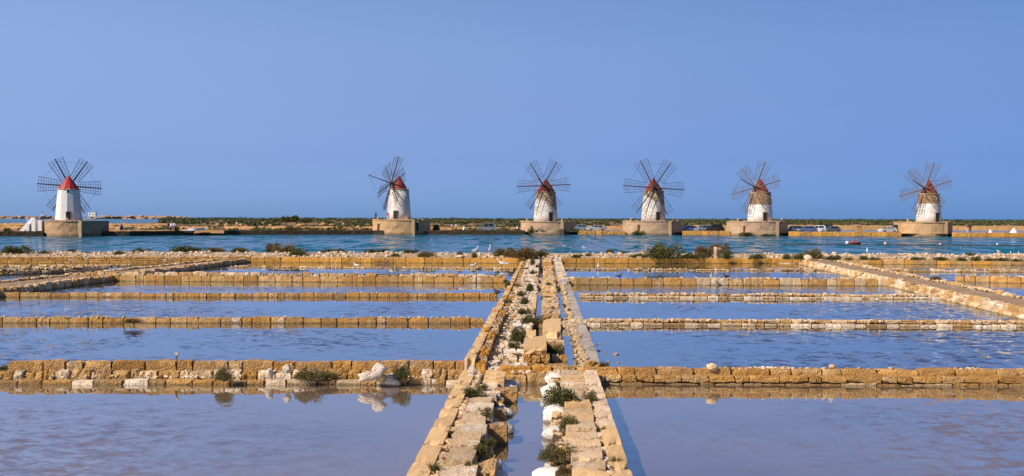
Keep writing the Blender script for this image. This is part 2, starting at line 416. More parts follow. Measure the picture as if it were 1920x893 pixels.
def tuft_geo(seed, n=170):
    rs = random.Random(seed); v, f = [], []
    for i in range(n):
        th = rs.uniform(0, 2 * math.pi); r0 = rs.uniform(0, .22)
        b = Vector((r0 * math.cos(th), r0 * math.sin(th), 0))
        lean = rs.uniform(.1, .6); h = rs.uniform(.45, 1.0)
        tip = b + Vector((math.cos(th) * lean * h, math.sin(th) * lean * h, h)); mid = b * 0.5 + tip * 0.5 + Vector((0, 0, .08))
        s = Vector((-math.sin(th), math.cos(th), 0)) * rs.uniform(.012, .028)
        k = len(v); v += [b - s, b + s, mid + s * .8, mid - s * .8, tip]
        f += [(k, k + 1, k + 2, k + 3), (k + 3, k + 2, k + 4)]
    return v, f
SHRUB = {}
def shrub_meshes(mat, typ):
    key = (mat.name, typ)
    if key not in SHRUB:
        o_ = []
        for s in range(4):
            v, f = tuft_geo(s + 5) if typ == 'tuft' else shrub_geo(s + 11, 3000, 0.25 if typ == 'spiky' else 0.05)
            me = mesh('leaves_shape', v, f); me.materials.append(mat); o_.append(me)
        SHRUB[key] = o_
    return SHRUB[key]
TWIGS = []
for s in range(3):
    me = twig_geo(s).me('twigs_shape'); me.materials.append(TWIG); TWIGS.append(me)
def shrub(loc, wdt, hgt, mat, label, group, typ='bush', name='shrub', depth=None):
    t_ = thing(name, label, 'shrub' if typ != 'tuft' else 'grass tuft', loc, random.uniform(-0.5, 0.5), group)
    me = random.choice(shrub_meshes(mat, typ))
    zs = hgt / 0.95 if typ != 'tuft' else hgt
    xs = wdt / 1.9 if typ != 'tuft' else wdt / 1.1
    link('foliage', me, None, t_, scale=(xs, depth or xs * 0.9, zs))
    if typ != 'tuft': tag(link('stem', random.choice(TWIGS), None, t_, scale=(xs, xs * 0.9, zs)), kind='stuff')
    return t_
ORD = ['first', 'second', 'third', 'fourth', 'fifth', 'sixth', 'seventh', 'eighth', 'ninth', 'tenth', 'eleventh', 'twelfth', 'thirteenth',
       'fourteenth', 'fifteenth', 'sixteenth', 'seventeenth', 'eighteenth', 'nineteenth', 'twentieth', 'twenty-first', 'twenty-second',
       'twenty-third', 'twenty-fourth', 'twenty-fifth', 'twenty-sixth', 'twenty-seventh', 'twenty-eighth', 'twenty-ninth', 'thirtieth',
       'thirty-first', 'thirty-second', 'thirty-third', 'thirty-fourth', 'thirty-fifth', 'thirty-sixth', 'thirty-seventh', 'thirty-eighth']

# ------------------------------------------------------------------ water and land
def sheet(name, poly, z, mat, kind='structure'):
    o = link(name, mesh(name, [(x, y, z) for x, y in poly], [tuple(range(len(poly)))]), mat); o['kind'] = kind; return o
sheet('pan_water', [(-70, 2), (70, 2), (70, 90.5), (-70, 90.5)], 0.0, PANW)
sheet('sea', [(-70, 90.5), (70, 90.5), (9000, 9000), (9000, 26000), (-9000, 26000), (-9000, 9000)], 0.0, CANW)

# embankment between pans and canal
def bank(name, line0, line1, ztop, zbase, mat, seg=120, rough=0.10, cross=6, rise=0.0):
    """uneven earth bank between two ground polylines (interpolated linearly)"""
    v, f = [], []
    for i in range(seg + 1):
        t = i / seg
        a = line0[0].lerp(line0[1], t); b = line1[0].lerp(line1[1], t)
        for j in range(cross + 1):
            s = j / cross
            p = a.lerp(b, s)
            z = ztop + rise * s if 0 < j < cross else zbase
            n_ = noise.noise(Vector((p.x * 0.9, p.y * 0.9, 3))) + 0.6 * noise.noise(Vector((p.x * 3, p.y * 3, 9)))
            if 0 < j < cross: z += n_ * rough
            if j in (0, cross): p = p + (a - b).normalized() * (0.25 * n_) * (1 if j == 0 else -1)
            v.append((p.x, p.y, z))
    for i in range(seg):
        for j in range(cross):
            k = i * (cross + 1) + j
            f.append((k, k + cross + 1, k + cross + 2, k + 1))
    o = link(name, mesh(name, v, f, False), mat); o['kind'] = 'structure'; return o
bank('embankment', (P(-60, 492) + Vector((0, .35, 0)), P(1980, 496) + Vector((0, .35, 0))), (PD(-60, 470, 94.0), PD(1980, 470, 93.5)), 0.42, -0.15, EARTH, 200, 0.07, 7, .24)

# ------------------------------------------------------------------ block walls
def stone_wall(label, a, b, rows, core=True, group=None, name='stone_wall', rubble=None):
    """a -> b front foot line; rows: (setback, z0, z1, thickness, mean length, material, style, wobble)"""
    a = Vector(a); b = Vector(b); d = b - a; ln = d.length; rz = math.atan2(d.y, d.x)
    t_ = thing(name, label, 'wall', (a.x, a.y, 0), rz, group)
    rs = random.Random(label)
    for (sb, z0, z1, th, ml, mat, style, wob) in rows:
        x = 0.0
        while x < ln - 0.05:
            l = min(ml * rs.uniform(0.55, 1.5), ln - x)
            if ln - x - l < ml * 0.35: l = ln - x
            h = (z1 - z0) * (1 + rs.uniform(-wob, wob * 0.35)); yy = sb + th / 2 + rs.uniform(-.5, .5) * th * wob * 0.7
            m_ = rs.choice(mat) if isinstance(mat, (list, tuple)) else mat
            me = rs.choice(blocks(m_, style))
            fl = rs.choice((1, -1))
            link('block', me, None, t_, (x + l / 2, yy, z0 + h / 2), (rs.uniform(-.03, .03) * (1 + wob * 3), rs.uniform(-.02, .02) * (1 + wob * 4), rs.uniform(-.02, .02) + (math.pi if fl < 0 else 0)),
                 (max(0.05, l - rs.uniform(.008, .035)), th * rs.uniform(.9, 1.06), h - .006))
            x += l
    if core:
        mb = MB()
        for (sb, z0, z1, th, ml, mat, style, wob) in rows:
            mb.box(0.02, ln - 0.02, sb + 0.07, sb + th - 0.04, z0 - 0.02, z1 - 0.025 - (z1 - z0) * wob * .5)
        link('rubble_core', mb.me('rubble_core'), DARKFILL, t_)
    if rubble:
        n_, sb, wd, z, s0, s1, mat = rubble
        mb = MB()
        for _ in range(n_):
            r = rs.uniform(s0, s1); v, f = rough_block(rs.randint(1, 300), 2, 2, 2, 0.2, 0.4, 2)
            q = Matrix.Rotation(rs.uniform(0, 6.3), 3, 'Z') @ Matrix.Rotation(rs.uniform(-.6, .6), 3, 'X')
            xx = rs.uniform(0, ln)
            for _t in range(4):
                if noise.noise(Vector((xx * .55, sb * 3 + z * 7, len(label)))) > rs.uniform(-.1, .35): break
                xx = rs.uniform(0, ln)
            o_ = Vector((xx, sb + rs.uniform(0, wd), z + r * 0.2))
            mb.add([q @ Vector((p.x * r * 1.4, p.y * r, p.z * r * .8)) + o_ for p in v], f)
        tag(link('rubble', mb.me('rubble'), mat, t_), kind='stuff')
    return t_
MIX = [TUFF, TUFF, TUFFP, GOLD]
# left of the causeway, front to back
stone_wall('wide three-step tuff wall edging the nearest pan on the left side', P(-25, 722), P(868, 722),
           [(0, -.15, .105, .26, .46, [TUFF, AMBER, TUFF, TUFFP, SALT], 'rough', .12), (.48, -.1, .25, .28, .36, [TUFF, TUFFP, AMBER, SALT], 'worn', .12), (.98, -.1, .39, .30, .58, [TUFF, AMBER, TUFF], 'rough', .05)],
           rubble=(240, .2, .8, .11, .02, .07, TUFFP))
stone_wall('single-course block wall, second from the front on the left side', P(-25, 606), P(908, 607), [(0, -.15, .21, .28, .55, [TUFF, AMBER], 'rough', .12)], rubble=(60, .0, .25, .2, .03, .07, TUFFP))
stone_wall('single-course block wall, third from the front on the left side', P(-20, 557.5), P(934, 558), [(0, -.15, .21, .28, .6, [AMBER, TUFF], 'rough', .12)], rubble=(50, .0, .25, .2, .03, .07, TUFFP))
stone_wall('two-step block wall, fourth from the front on the left side', P(112, 527), P(948, 531), [(0, -.15, .33, .30, .75, [TUFF, AMBER, AMBER], 'rough', .08), (.6, 0, .50, .3, .6, [TUFF, TUFFP], 'worn', .2)],
           rubble=(220, .3, .5, .32, .04, .13, TUFFP))
stone_wall('thin low rubble wall in front of the golden rear wall, left of the causeway', P(430, 502), P(962, 505.5), [(0, -.15, .13, .3, .5, [TUFF, TUFFP], 'worn', .3)], rubble=(120, .0, .3, .1, .04, .12, TUFFP))
stone_wall('thin low wall between the far left pans beyond the left dike', P(-20, 502), P(245, 500), [(0, -.15, .16, .3, .5, [TUFF, TUFFP], 'worn', .3)], rubble=(60, .0, .3, .12, .04, .12, TUFFP))
stone_wall('broad rubble wall joining the left dike at the frame edge', P(-20, 518), P(205, 508), [(0, -.15, .3, .4, .6, [TUFF, TUFFP], 'worn', .3), (.6, -.15, .42, .4, .5, [TUFF, TUFFP], 'worn', .3)], rubble=(200, .0, 1.1, .3, .05, .16, TUFFP))
stone_wall('layered golden rear wall along the embankment, left part with thin courses', P(-30, 494), P(470, 492.5),
           [(0, -.15, .15, .3, .9, [GOLD, GOLD, AMBER], 'rough', .1), (.08, .15, .33, .3, .8, [AMBER, TUFF], 'rough', .12), (.2, .33, .50, .3, .6, [TUFF, AMBER], 'rough', .2)], rubble=(150, .5, 1.2, .42, .06, .2, SALT))
stone_wall('golden block rear wall along the embankment, between the shrubs and the causeway', P(470, 492.5), P(974, 494), [(0, -.15, .44, .32, 1.25, GOLD, 'rough', .03)], rubble=(70, .4, 1.6, .44, .05, .15, SALT))
# right of the causeway
stone_wall('two-course golden wall edging the nearest pan on the right side', P(1082, 720.5), P(1950, 725),
           [(-.04, -.2, .05, .3, .55, [TUFF, TUFFP, AMBER], 'rough', .10), (0, .055, .20, .30, .52, [AMBER, AMBER, TUFF], 'rough', .05), (.16, .1, .345, .30, .62, [TUFF, AMBER, AMBER], 'rough', .09)],
           rubble=(90, .24, .2, .32, .025, .075, TUFFP))
stone_wall('rubble-topped low wall, second from the front on the right side', P(1050, 610), P(1950, 614.5), [(0, -.15, .10, .3, .5, [SALT, TUFFP, TUFF], 'rough', .12), (.1, .1, .22, .25, .42, [TUFF, TUFFP, TUFF], 'worn', .3)], rubble=(230, .05, .3, .17, .03, .10, TUFFP))
stone_wall('rubble-topped low wall, third from the front on the right side', P(1085, 559), P(1850, 562), [(0, -.15, .11, .3, .5, [SALT, TUFFP], 'rough', .12), (.1, .1, .22, .25, .4, [TUFFP, TUFF], 'worn', .35)], rubble=(230, .05, .3, .18, .04, .13, TUFFP))
stone_wall('tall block wall, fourth from the front on the right side', P(1068, 534.5), P(1700, 536.5), [(0, -.15, .40, .32, .7, [TUFF, AMBER, TUFFP], 'rough', .12)], rubble=(140, .05, .4, .36, .04, .13, TUFFP))
stone_wall('thin low rubble wall in front of the golden rear wall, right of the causeway', P(1060, 507), P(1585, 508.5), [(0, -.15, .12, .3, .5, [TUFF, TUFFP], 'worn', .3)], rubble=(120, .0, .3, .1, .04, .12, TUFFP))
stone_wall('golden block rear wall along the embankment, right of the causeway', P(1052, 494), P(1515, 494.5), [(0, -.15, .44, .32, 1.3, GOLD, 'rough', .03)], rubble=(160, .4, 2.5, .44, .05, .16, SALT))
stone_wall('golden block rear wall beyond the right dike', P(1572, 495), P(1960, 498), [(0, -.15, .44, .32, 1.2, [GOLD, TUFF], 'rough', .08)], rubble=(70, .4, 1.6, .44, .05, .15, SALT))
stone_wall('thin low wall running from the right dike to the frame edge', P(1650, 510), P(1960, 511.5), [(0, -.15, .2, .3, .5, [TUFF, TUFFP], 'worn', .25)], rubble=(70, .0, .3, .18, .04, .12, TUFFP))
stone_wall('taller block wall beyond the right dike behind the dark bush', P(1790, 528), P(1960, 533), [(0, -.15, .38, .3, .6, [TUFF, AMBER], 'rough', .1)], rubble=(40, .0, .3, .36, .04, .12, TUFFP))

# loose stones strewn over the embankment
emb = bpy.data.objects['embankment']; mb = MB(); r_ = random.Random(77)
for _ in range(1700):
    px = r_.uniform(-30, 1950); k_ = r_.random()
    if noise.noise(Vector((px * .02, k_ * 2, 5))) < r_.uniform(-.45, .25): continue
    D = 87.6 + 5.4 * k_; q0 = PD(px, 430, D); r = r_.uniform(.06, .24) * (1.3 if r_.random() < .1 else 1)
    v, f = rough_block(r_.randint(1, 300), 2, 2, 2, .2, .4, 2)
    q = Matrix.Rotation(r_.uniform(0, 6.3), 3, 'Z') @ Matrix.Rotation(r_.uniform(-.5, .5), 3, 'X')
    mb.add([q @ Vector((p.x * r * 1.4, p.y * r, p.z * r * .8)) + Vector((q0.x, D, .47 + .20 * k_)) for p in v], f)
tag(link('rubble', mb.me('rubble'), SALT, emb), kind='stuff')

# dikes running away on both sides
def dike(label_l, label_r, l0, l1, r0, r1, zt):
    bank('dike', (l0, l1), (r0, r1), zt - .06, -.1, TRACK, 90, 0.035, 6)
    stone_wall(label_l, l0, l1, [(-.05, -.15, zt * .55, .35, .55, [TUFF, TUFFP], 'worn', .2), (.12, .1, zt + .06, .32, .5, [TUFF, TUFFP, SALT], 'worn', .3)], rubble=(260, .1, .45, zt - .02, .04, .13, TUFFP))
    stone_wall(label_r, r1, r0, [(-.05, -.15, zt + .04, .35, .5, [TUFF, TUFFP], 'worn', .3)], rubble=(260, .0, .45, zt - .02, .04, .13, TUFFP))
g = lambda x, y: Vector((x, y, 0))
dike('rubble wall on the near side of the right dike', 'rubble wall on the far side of the right dike', g(23.2, 86.5), g(18.6, 37.0), g(26.2, 87.2), g(21.8, 42.0), .36)
dike('rubble wall on the far side of the left dike', 'rubble wall on the near side of the left dike', g(-23.2, 86.5), g(-27.0, 52.0), g(-21.5, 86.5), g(-23.7, 46.0), .34)

# ------------------------------------------------------------------ central causeway
def base_bank(name, u0, u1, v0, v1, z):
    seg = max(4, int((v1 - v0) / .6)); vv, ff = [], []
    for i in range(seg + 1):
        v = v0 + (v1 - v0) * i / seg
        for u, zz in ((u0, -.2), (u0 + .03, z), ((u0 + u1) / 2, z), (u1 - .03, z), (u1, -.2)):
            n_ = noise.noise(Vector((u * 3, v * 2, 1)))
            vv.append(W(u + n_ * .02, v, zz + (n_ * .035 if zz > 0 else 0)))
    for i in range(seg):
        for j in range(4): k = i * 5 + j; ff.append((k, k + 1, k + 6, k + 5))
    ff.append((0, 1, 2, 3, 4)); n0 = seg * 5; ff.append((n0 + 4, n0 + 3, n0 + 2, n0 + 1, n0))
    o = link(name, mesh(name, vv, ff), DARKFILL); o['kind'] = 'structure'; return o
def put(parent, name, mat, style, u0, u1, v0, v1, z0, z1, tilt=.02, rs=random, skew=0.0):
    me = rs.choice(blocks(mat, style)); c = W((u0 + u1) / 2, (v0 + v1) / 2, (z0 + z1) / 2)
    return link(name, me, None, parent, c, (rs.uniform(-tilt, tilt), rs.uniform(-tilt, tilt), -WA + skew + rs.uniform(-tilt, tilt) * .6), (u1 - u0, v1 - v0, z1 - z0))
rs = random.Random(3)
left_bank = base_bank('causeway_left_bank', -1.78, -0.90, 12.5, 23.6, .20)
right_bank = base_bank('causeway_right_bank', .12, 1.15, 12.5, 23.8, .17)
# kerbs: sawn stones end to end
v = 12.6
for l in [.9, 1.1, 1.15, 1.3, .95, .9, 1.05, .95, .9, 1.1, .8]:
    l2 = min(l, 23.5 - v)
    if l2 > .2: put(left_bank, 'kerb_stone', KERB, 'sawn', -1.80, -1.50, v, v + l2 - .012, -.1, .335 + rs.uniform(-.008, .008), .004, rs)
    v += l2
v = 12.4
while v < 23.6:
    l = min(rs.uniform(.55, 1.0) if v > 17 else rs.uniform(.9, 1.5), 23.75 - v)
    put(right_bank, 'kerb_stone', KERBP if v > 16 else KERB, 'sawn', .90, 1.165, v, v + l - .014, -.1, .33 + rs.uniform(-.01, .01), .004, rs); v += l
# big paving slabs
v = 12.7
while v < 19.6:
    l = rs.uniform(.75, 1.15); uw = rs.uniform(-.98, -.86)
    put(left_bank, 'paving_slab', rs.choice([TUFFP, TUFFP, SALT]), 'slab', -1.37 + rs.uniform(-.02, .02), uw, v, v + l - .012, .02, .36 + rs.uniform(-.022, .022), .022, rs, rs.uniform(-.03, .03)); v += l
while v < 22.0:
    l = rs.uniform(.35, .6)
    put(left_bank, 'paving_slab', rs.choice([SALT, SALT, TUFFP]), 'slab', -1.33 + rs.uniform(-.05, .05), rs.uniform(-.95, -.8), v, v + l - .03, .0, .29 + rs.uniform(-.05, .04), .06, rs, rs.uniform(-.1, .1)); v += l
for k in range(3): put(left_bank, 'paving_slab', KERB, 'slab', -1.28, -.83, 22.05 + k * .42, 22.45 + k * .42, .0, .30 + k * .03, .02, rs)
v = 12.4
while v < 23.5:
    l = rs.uniform(.38, .85)
    put(right_bank, 'paving_slab', rs.choice([TUFFP, TUFFP, SALT, KERB]), 'slab', .36 + rs.uniform(-.04, .04), .84 + rs.uniform(-.02, .02), v, v + l - .012, .0, .345 + rs.uniform(-.025, .025), .025, rs, rs.uniform(-.04, .04)); v += l
# side blocks stepping down to the channel on the left bank
for (u0, u1, v0, v1, z1) in [(-1.02, -.54, 21.2, 21.75, .25), (-1.04, -.60, 17.3, 17.85, .27), (-1.04, -.68, 18.95, 19.35, .24), (-1.05, -.80, 16.1, 16.5, .24), (-1.0, -.66, 14.2, 15.0, .30), (-.95, -.72, 15.55, 15.9, .16), (-1.0, -.78, 20.3, 20.7, .2), (-1.0, -.7, 13.2, 14.1, .28)]:
    put(left_bank, 'block', rs.choice([TUFF, AMBER, TUFF]), 'rough', u0, u1, v0, v1, -.15, z1, .04, rs)
# rubble in the joint between kerb and slabs
def rubble_strip(parent, u0, u1, v0, v1, z, n, s0, s1, mat, sd):
    r_ = random.Random(sd); mb = MB()
    for _ in range(n):
        r = r_.uniform(s0, s1); vv, ff = rough_block(r_.randint(1, 300), 2, 2, 2, .2, .4, 2)
        q = Matrix.Rotation(r_.uniform(0, 6.3), 3, 'Z') @ Matrix.Rotation(r_.uniform(-.5, .5), 3, 'X')
        o_ = W(r_.uniform(u0, u1), r_.uniform(v0, v1), z + r * .15 + r_.uniform(-.02, .03))
        mb.add([q @ Vector((p.x * r * 1.4, p.y * r, p.z * r * .7)) + o_ for p in vv], ff)
    return tag(link('rubble', mb.me('rubble'), mat, parent), kind='stuff')
rubble_strip(left_bank, -1.5, -1.38, 12.6, 23.4, .25, 210, .05, .13, TUFFP, 1)
rubble_strip(right_bank, .83, .91, 12.5, 23.5, .26, 190, .03, .09, SALT, 2)
rubble_strip(left_bank, -.98, -.80, 12.6, 23.4, .10, 90, .05, .13, TUFFP, 3)
rubble_strip(right_bank, .15, .4, 12.6, 23.4, .14, 120, .05, .12, TUFFP, 4)

# cross wall closing the front channel
stone_wall('stepped block wall closing the front channel between the two banks', W(-.95, 23.55), W(.95, 23.75), [(0, -.2, .22, .3, .42, [TUFF, GOLD, TUFF], 'rough', .12), (.36, -.1, .34, .32, .55, [GOLD, TUFF], 'rough', .08)], rubble=(40, .1, .4, .22, .03, .1, SALT))

# second stretch of the causeway
far_left = base_bank('causeway_paved_bank', -1.78, -.34, 24.0, 90.0, .22)
middle = base_bank('causeway_middle_bank', -.08, .58, 24.2, 90.0, .14)
far_right = base_bank('causeway_slab_walk_bank', .92, 1.36, 24.2, 88.5, .13)
stone_wall('raised double-block wall along the left edge of the paved causeway', W(-1.80, 24.0), W(-1.80, 88.0),
           [], core=False)
edge_wall = [o for o in C.objects if o.get('label', '').startswith('raised double-block')][0]
edge_wall.location = (0, 0, 0); edge_wall.rotation_euler = (0, 0, 0)
v = 24.0
while v < 87.5:
    l = rs.uniform(.8, 1.5); hi = .52 if v < 37 else .40
    put(edge_wall, 'block', rs.choice([KERB, GOLD, KERB]), 'sawn', -1.80, -1.56, v, v + l - .015, -.15, hi + rs.uniform(-.012, .012), .008, rs)
    v += l
v = 24.0
while v < 87.5:
    l = rs.uniform(.35, .6) if v < 40 else rs.uniform(.5, .9)
    hi = .50 if v < 37 else .36
    put(edge_wall, 'block', rs.choice([TUFF, GOLD, TUFFP]), 'rough', -1.55, -1.34 + rs.uniform(-.02, .03), v, v + l - .015, -.1, hi + rs.uniform(-.08, .03), .03, rs); v += l
# crazy paving
def flag_piece(poly, z0, z1):
    cx = sum(p[0] for p in poly) / len(poly); cy = sum(p[1] for p in poly) / len(poly)
    mb = MB(); n_ = len(poly)
    lo = [W(x, y, z0) for x, y in poly]; hi = [W(x, y, z1 - .012) for x, y in poly]; top = [W(cx + (x - cx) * .93, cy + (y - cy) * .93, z1 + rs.uniform(-.006, .006)) for x, y in poly]
    mb.add(lo + hi + top, [(i, (i + 1) % n_, n_ + (i + 1) % n_, n_ + i) for i in range(n_)] + [(n_ + i, n_ + (i + 1) % n_, 2 * n_ + (i + 1) % n_, 2 * n_ + i) for i in range(n_)] + [tuple(range(2 * n_, 3 * n_))])
    return mb
farmb = MB(); cnt = 0
nu = 3; vrow = 24.3; grid_prev = None
us = [-1.33, -1.0, -.68, -.36]
prev = [(u + (rs.uniform(-.05, .05) if 0 < i < 3 else 0), vrow) for i, u in enumerate(us)]
while vrow < 88:
    dv = rs.uniform(.38, .8) * (1 if vrow < 50 else 1.5); vrow += dv
    cur = [(u + (rs.uniform(-.09, .09) if 0 < i < 3 else 0), vrow + rs.uniform(-.13, .13)) for i, u in enumerate(us)]
    for i in range(3):
        if rs.random() < .10: continue
        a, b_, c_, d_ = prev[i], prev[i + 1], cur[i + 1], cur[i]
        m1 = ((b_[0] + c_[0]) / 2 + rs.uniform(-.04, .0), (b_[1] + c_[1]) / 2); m2 = ((a[0] + d_[0]) / 2 + rs.uniform(0, .04), (a[1] + d_[1]) / 2)
        poly = [a, b_, m1, c_, d_, m2]; cx = sum(p[0] for p in poly) / 6; cy = sum(p[1] for p in poly) / 6
        poly = [(cx + (x - cx) * rs.uniform(.86, .97), cy + (y - cy) * rs.uniform(.88, .97)) for x, y in poly]
        pm = flag_piece(poly, .1, .27 + rs.uniform(-.03, .04))
        if vrow < 60: link('paving_stone', pm.me('paving_stone'), rs.choice([PAVE, PAVE, PAVE, SALT, TUFFP]), far_left)
        else: farmb.add(pm.v, pm.f)
    prev = cur
tag(link('paving', farmb.me('paving'), PAVE, far_left), kind='stuff')
rubble_strip(far_left, -1.36, -1.15, 24.2, 88, .26, 420, .05, .16, TUFFP, 5)
rubble_strip(far_left, -1.3, -.4, 24.2, 88, .26, 420, .04, .13, SALT, 6)
for (u0, u1, v0, v1, z1) in [(-.62, -.32, 40.5, 43.8, .31), (-.6, -.32, 44, 47.5, .31), (-.58, -.32, 48, 51.5, .32), (-.6, -.32, 35.5, 36.6, .40), (-.6, -.33, 56, 59, .36), (-.62, -.33, 61.5, 64, .4)]:
    put(far_left, 'paving_slab', TUFFP, 'sawn', u0, u1, v0, v1, .0, z1, .01, rs)
# low cross courses on the paved bank
for v0 in (24.05, 36.4, 61.0):
    u = -1.3
    while u < -.4:
        l = rs.uniform(.25, .45); put(far_left, 'block', rs.choice([SALT, TUFFP, TUFF]), 'rough', u, min(u + l, -.34) - .01, v0, v0 + .28, .0, .33 + rs.uniform(-.03, .03), .03, rs); u += l
# middle bank: pile of sawn blocks, then slabs
pile = thing('block_pile', 'stepped pile of sawn tuff blocks on the middle of the causeway', 'stone pile')
for (m_, st, u0, u1, v0, v1, z0, z1) in [(AMBER, 'rough', -.52, -.28, 25.0, 25.4, .0, .28), (AMBER, 'rough', -.27, .02, 25.0, 25.4, .0, .26), (TUFF, 'rough', .04, .52, 24.75, 25.2, .0, .27),
        (AMBER, 'rough', -.50, -.32, 25.1, 25.5, .28, .46), (TUFF, 'rough', -.30, -.1, 25.1, 25.5, .27, .44), (AMBER, 'rough', -.08, .13, 25.12, 25.5, .26, .47), (AMBER, 'sawn', -.50, .06, 25.2, 27.4, .47, .66),
        (TUFF, 'sawn', -.48, -.22, 27.4, 29.2, .3, .66), (TUFF, 'rough', -.5, .05, 25.5, 29.0, .1, .46), (TUFF, 'rough', .18, .35, 25.5, 25.9, .2, .40), (AMBER, 'rough', .36, .55, 25.5, 25.9, .2, .38)]:
    put(pile, 'block', KERB if st == 'sawn' else m_, st, u0, u1, v0, v1, z0, z1, .012, rs)
v = 28.0
put(middle, 'paving_slab', KERB, 'sawn', -.05, .5, 30.2, 34.6, .1, .44, .006, rs)
put(middle, 'block', TUFF, 'rough', -.02, .5, 28.6, 29.0, .1, .33, .03, rs); put(middle, 'block', TUFFP, 'rough', .0, .55, 29.4, 29.9, .1, .30, .03, rs)
v = 36.6
while v < 87:
    l = rs.uniform(.5, 1.2) if rs.random() < .7 else rs.uniform(1.8, 3.2)
    hi = rs.choice([.26, .32, .36, .46])
    put(middle, rs.choice(['paving_slab', 'block']), rs.choice([TUFF, TUFFP, KERB, GOLD]), 'sawn' if l > 1.5 else 'rough', -.08 + rs.uniform(-.02, .04), .58 + rs.uniform(-.12, .02), v, v + l - .03, .0, hi, .02, rs); v += l + (rs.uniform(.0, .5) if rs.random() < .3 else 0)
v = 24.6
while v < 55:
    l = rs.uniform(.5, .9); put(far_right, 'paving_slab', GREYS, 'sawn', 1.0, 1.36 + rs.uniform(-.01, .01), v, v + l - .008, .0, .20 + rs.uniform(-.006, .006), .006, rs); v += l
v = 56.0
while v < 87.5:
    l = rs.uniform(1.2, 2.4); put(far_right, 'paving_slab', rs.choice([GREYS, SALT, KERBP]), 'sawn', .78, 1.34, v, v + l - .03, .0, .33 + rs.uniform(-.03, .03), .012, rs); v += l
rubble_strip(far_right, .88, 1.02, 24.4, 55, .16, 260, .05, .16, TUFFP, 7)
rubble_strip(middle, -.05, .55, 36.8, 87, .28, 260, .05, .16, TUFFP, 8)
for v0 in (35.6, 55.0, 60.5):      # little cross dams over the side channels
    u = -.32
    while u < 1.3:
        l = rs.uniform(.22, .4); put(middle, 'block', rs.choice([TUFF, TUFFP, SALT]), 'rough', u, u + l - .01, v0, v0 + .32, -.15, .30 + rs.uniform(-.05, .04), .05, rs); u += l
put(far_right, 'block', AMBER, 'worn', .96, 1.24, 24.5, 25.0, .1, .36, .3, rs)

# ------------------------------------------------------------------ loose boulders
def boulder(loc, sx, sy, sz, mat, label, group=None, name='boulder', sink=.3, amp=.32, smooth=True):
    o = link(name, random.choice(rocks(mat, smooth, amp)), None, None, (loc[0], loc[1], loc[2] + sz * .38 * (1 - sink)), (random.uniform(-.15, .15), random.uniform(-.15, .15), random.uniform(-.4, .4) + random.choice((0, math.pi))), (sx, sy, sz / .75))
    return tag(o, label, 'rock', group)
LB = [(-.74, 23.2, .42, .24), (-.78, 22.35, .46, .27), (-.76, 19.95, .42, .22), (-.77, 18.3, .54, .26), (-.76, 15.75, .30, .20), (-.72, 14.9, .46, .22)]
for i, (u_, v_, w_, h_) in enumerate(reversed(LB)):
    p = W(u_, v_)
    boulder((p.x, p.y, -.02), w_, w_ * 1.05, h_, BOULDER, f'smooth white boulder on the left bank of the front channel, {ORD[i]} from the front', 'white boulders on the left channel bank', amp=.18)
RB = [(1040, 722, 34, 22), (1034, 746, 36, 28), (1052, 762, 22, 22), (1040, 792, 44, 34), (1050, 800, 30, 18), (1044, 826, 48, 28), (1052, 842, 30, 18), (1046, 882, 46, 30), (1036, 908, 66, 28)]
for i, (px, py, w_, h_) in enumerate(reversed(RB)):
    p = P(px, py, 0.0); s = p.y / F
    boulder((p.x + .03, p.y + .12, -.0), w_ * s * 1.25, w_ * s * 1.2, h_ * s * 1.2, BOULDER, f'bright white boulder on the right bank of the front channel, {ORD[i]} from the front', 'white boulders on the right channel bank', amp=.24)
for (px, py, z, w_, h_, lb) in [(710, 699, .33, 26, 22, 'pale round boulder perched on top of two others on the stepped wall'), (690, 709, .2, 34, 18, 'flat pale boulder lying under the perched one on the stepped wall'),
        (733, 719, .05, 38, 25, 'largest pale boulder at the foot of the stepped wall beside the shrub'), (716, 712, .16, 18, 16, 'small tan rock wedged among the pale boulders on the stepped wall'),
        (538, 694, .3, 15, 14, 'small white rock sitting alone on the stepped wall'), (505, 706, .16, 15, 22, 'upright pale rock on the middle step of the wall'),
        (883, 716, .2, 20, 18, 'lower pale rock at the causeway corner where the walls meet'), (886, 700, .36, 15, 20, 'upper pale rock stacked at the causeway corner where the walls meet')]:
    p = P(px, py, z); s = p.y / F
    boulder((p.x, p.y, z - .02), w_ * s * 1.05, w_ * s * .8, h_ * s * 1.05, PALEROCK if 'tan' not in lb else TUFFP, lb, 'loose rocks on the stepped wall', amp=.5)
for (px, py, z, w_, h_, lb) in [(1335, 692, .33, 22, 12, 'tan squarish rock lying on the two-course right wall'), (1560, 690, .33, 14, 8, 'small tan rock on the two-course right wall'), ]:
    p = P(px, py, z); s = p.y / F
    boulder((p.x, p.y, z), w_ * s, w_ * s * .8, h_ * s * 1.2, TUFFP, lb, None, smooth=False)
SR = [(1154, 665, 13), (1124, 658, 9), (1135, 662, 6), (1140, 680, 10), (1159, 681, 7), (1120, 647, 6), (1126, 645, 5)]
for i, (px, py, w_) in enumerate(sorted(SR, key=lambda q: -q[2] * (q[1] - 408))[::-1][::-1]):
    p = P(px, py); s = p.y / F
    boulder((p.x, p.y, -.04), w_ * s, w_ * s, .075 + w_ * .003, PALEROCK, f'small white salt-crusted stone in the pan by the slab walk, {ORD[i]} by size', 'salt-crusted stones in the pan by the slab walk', name='salt_stone', smooth=False)

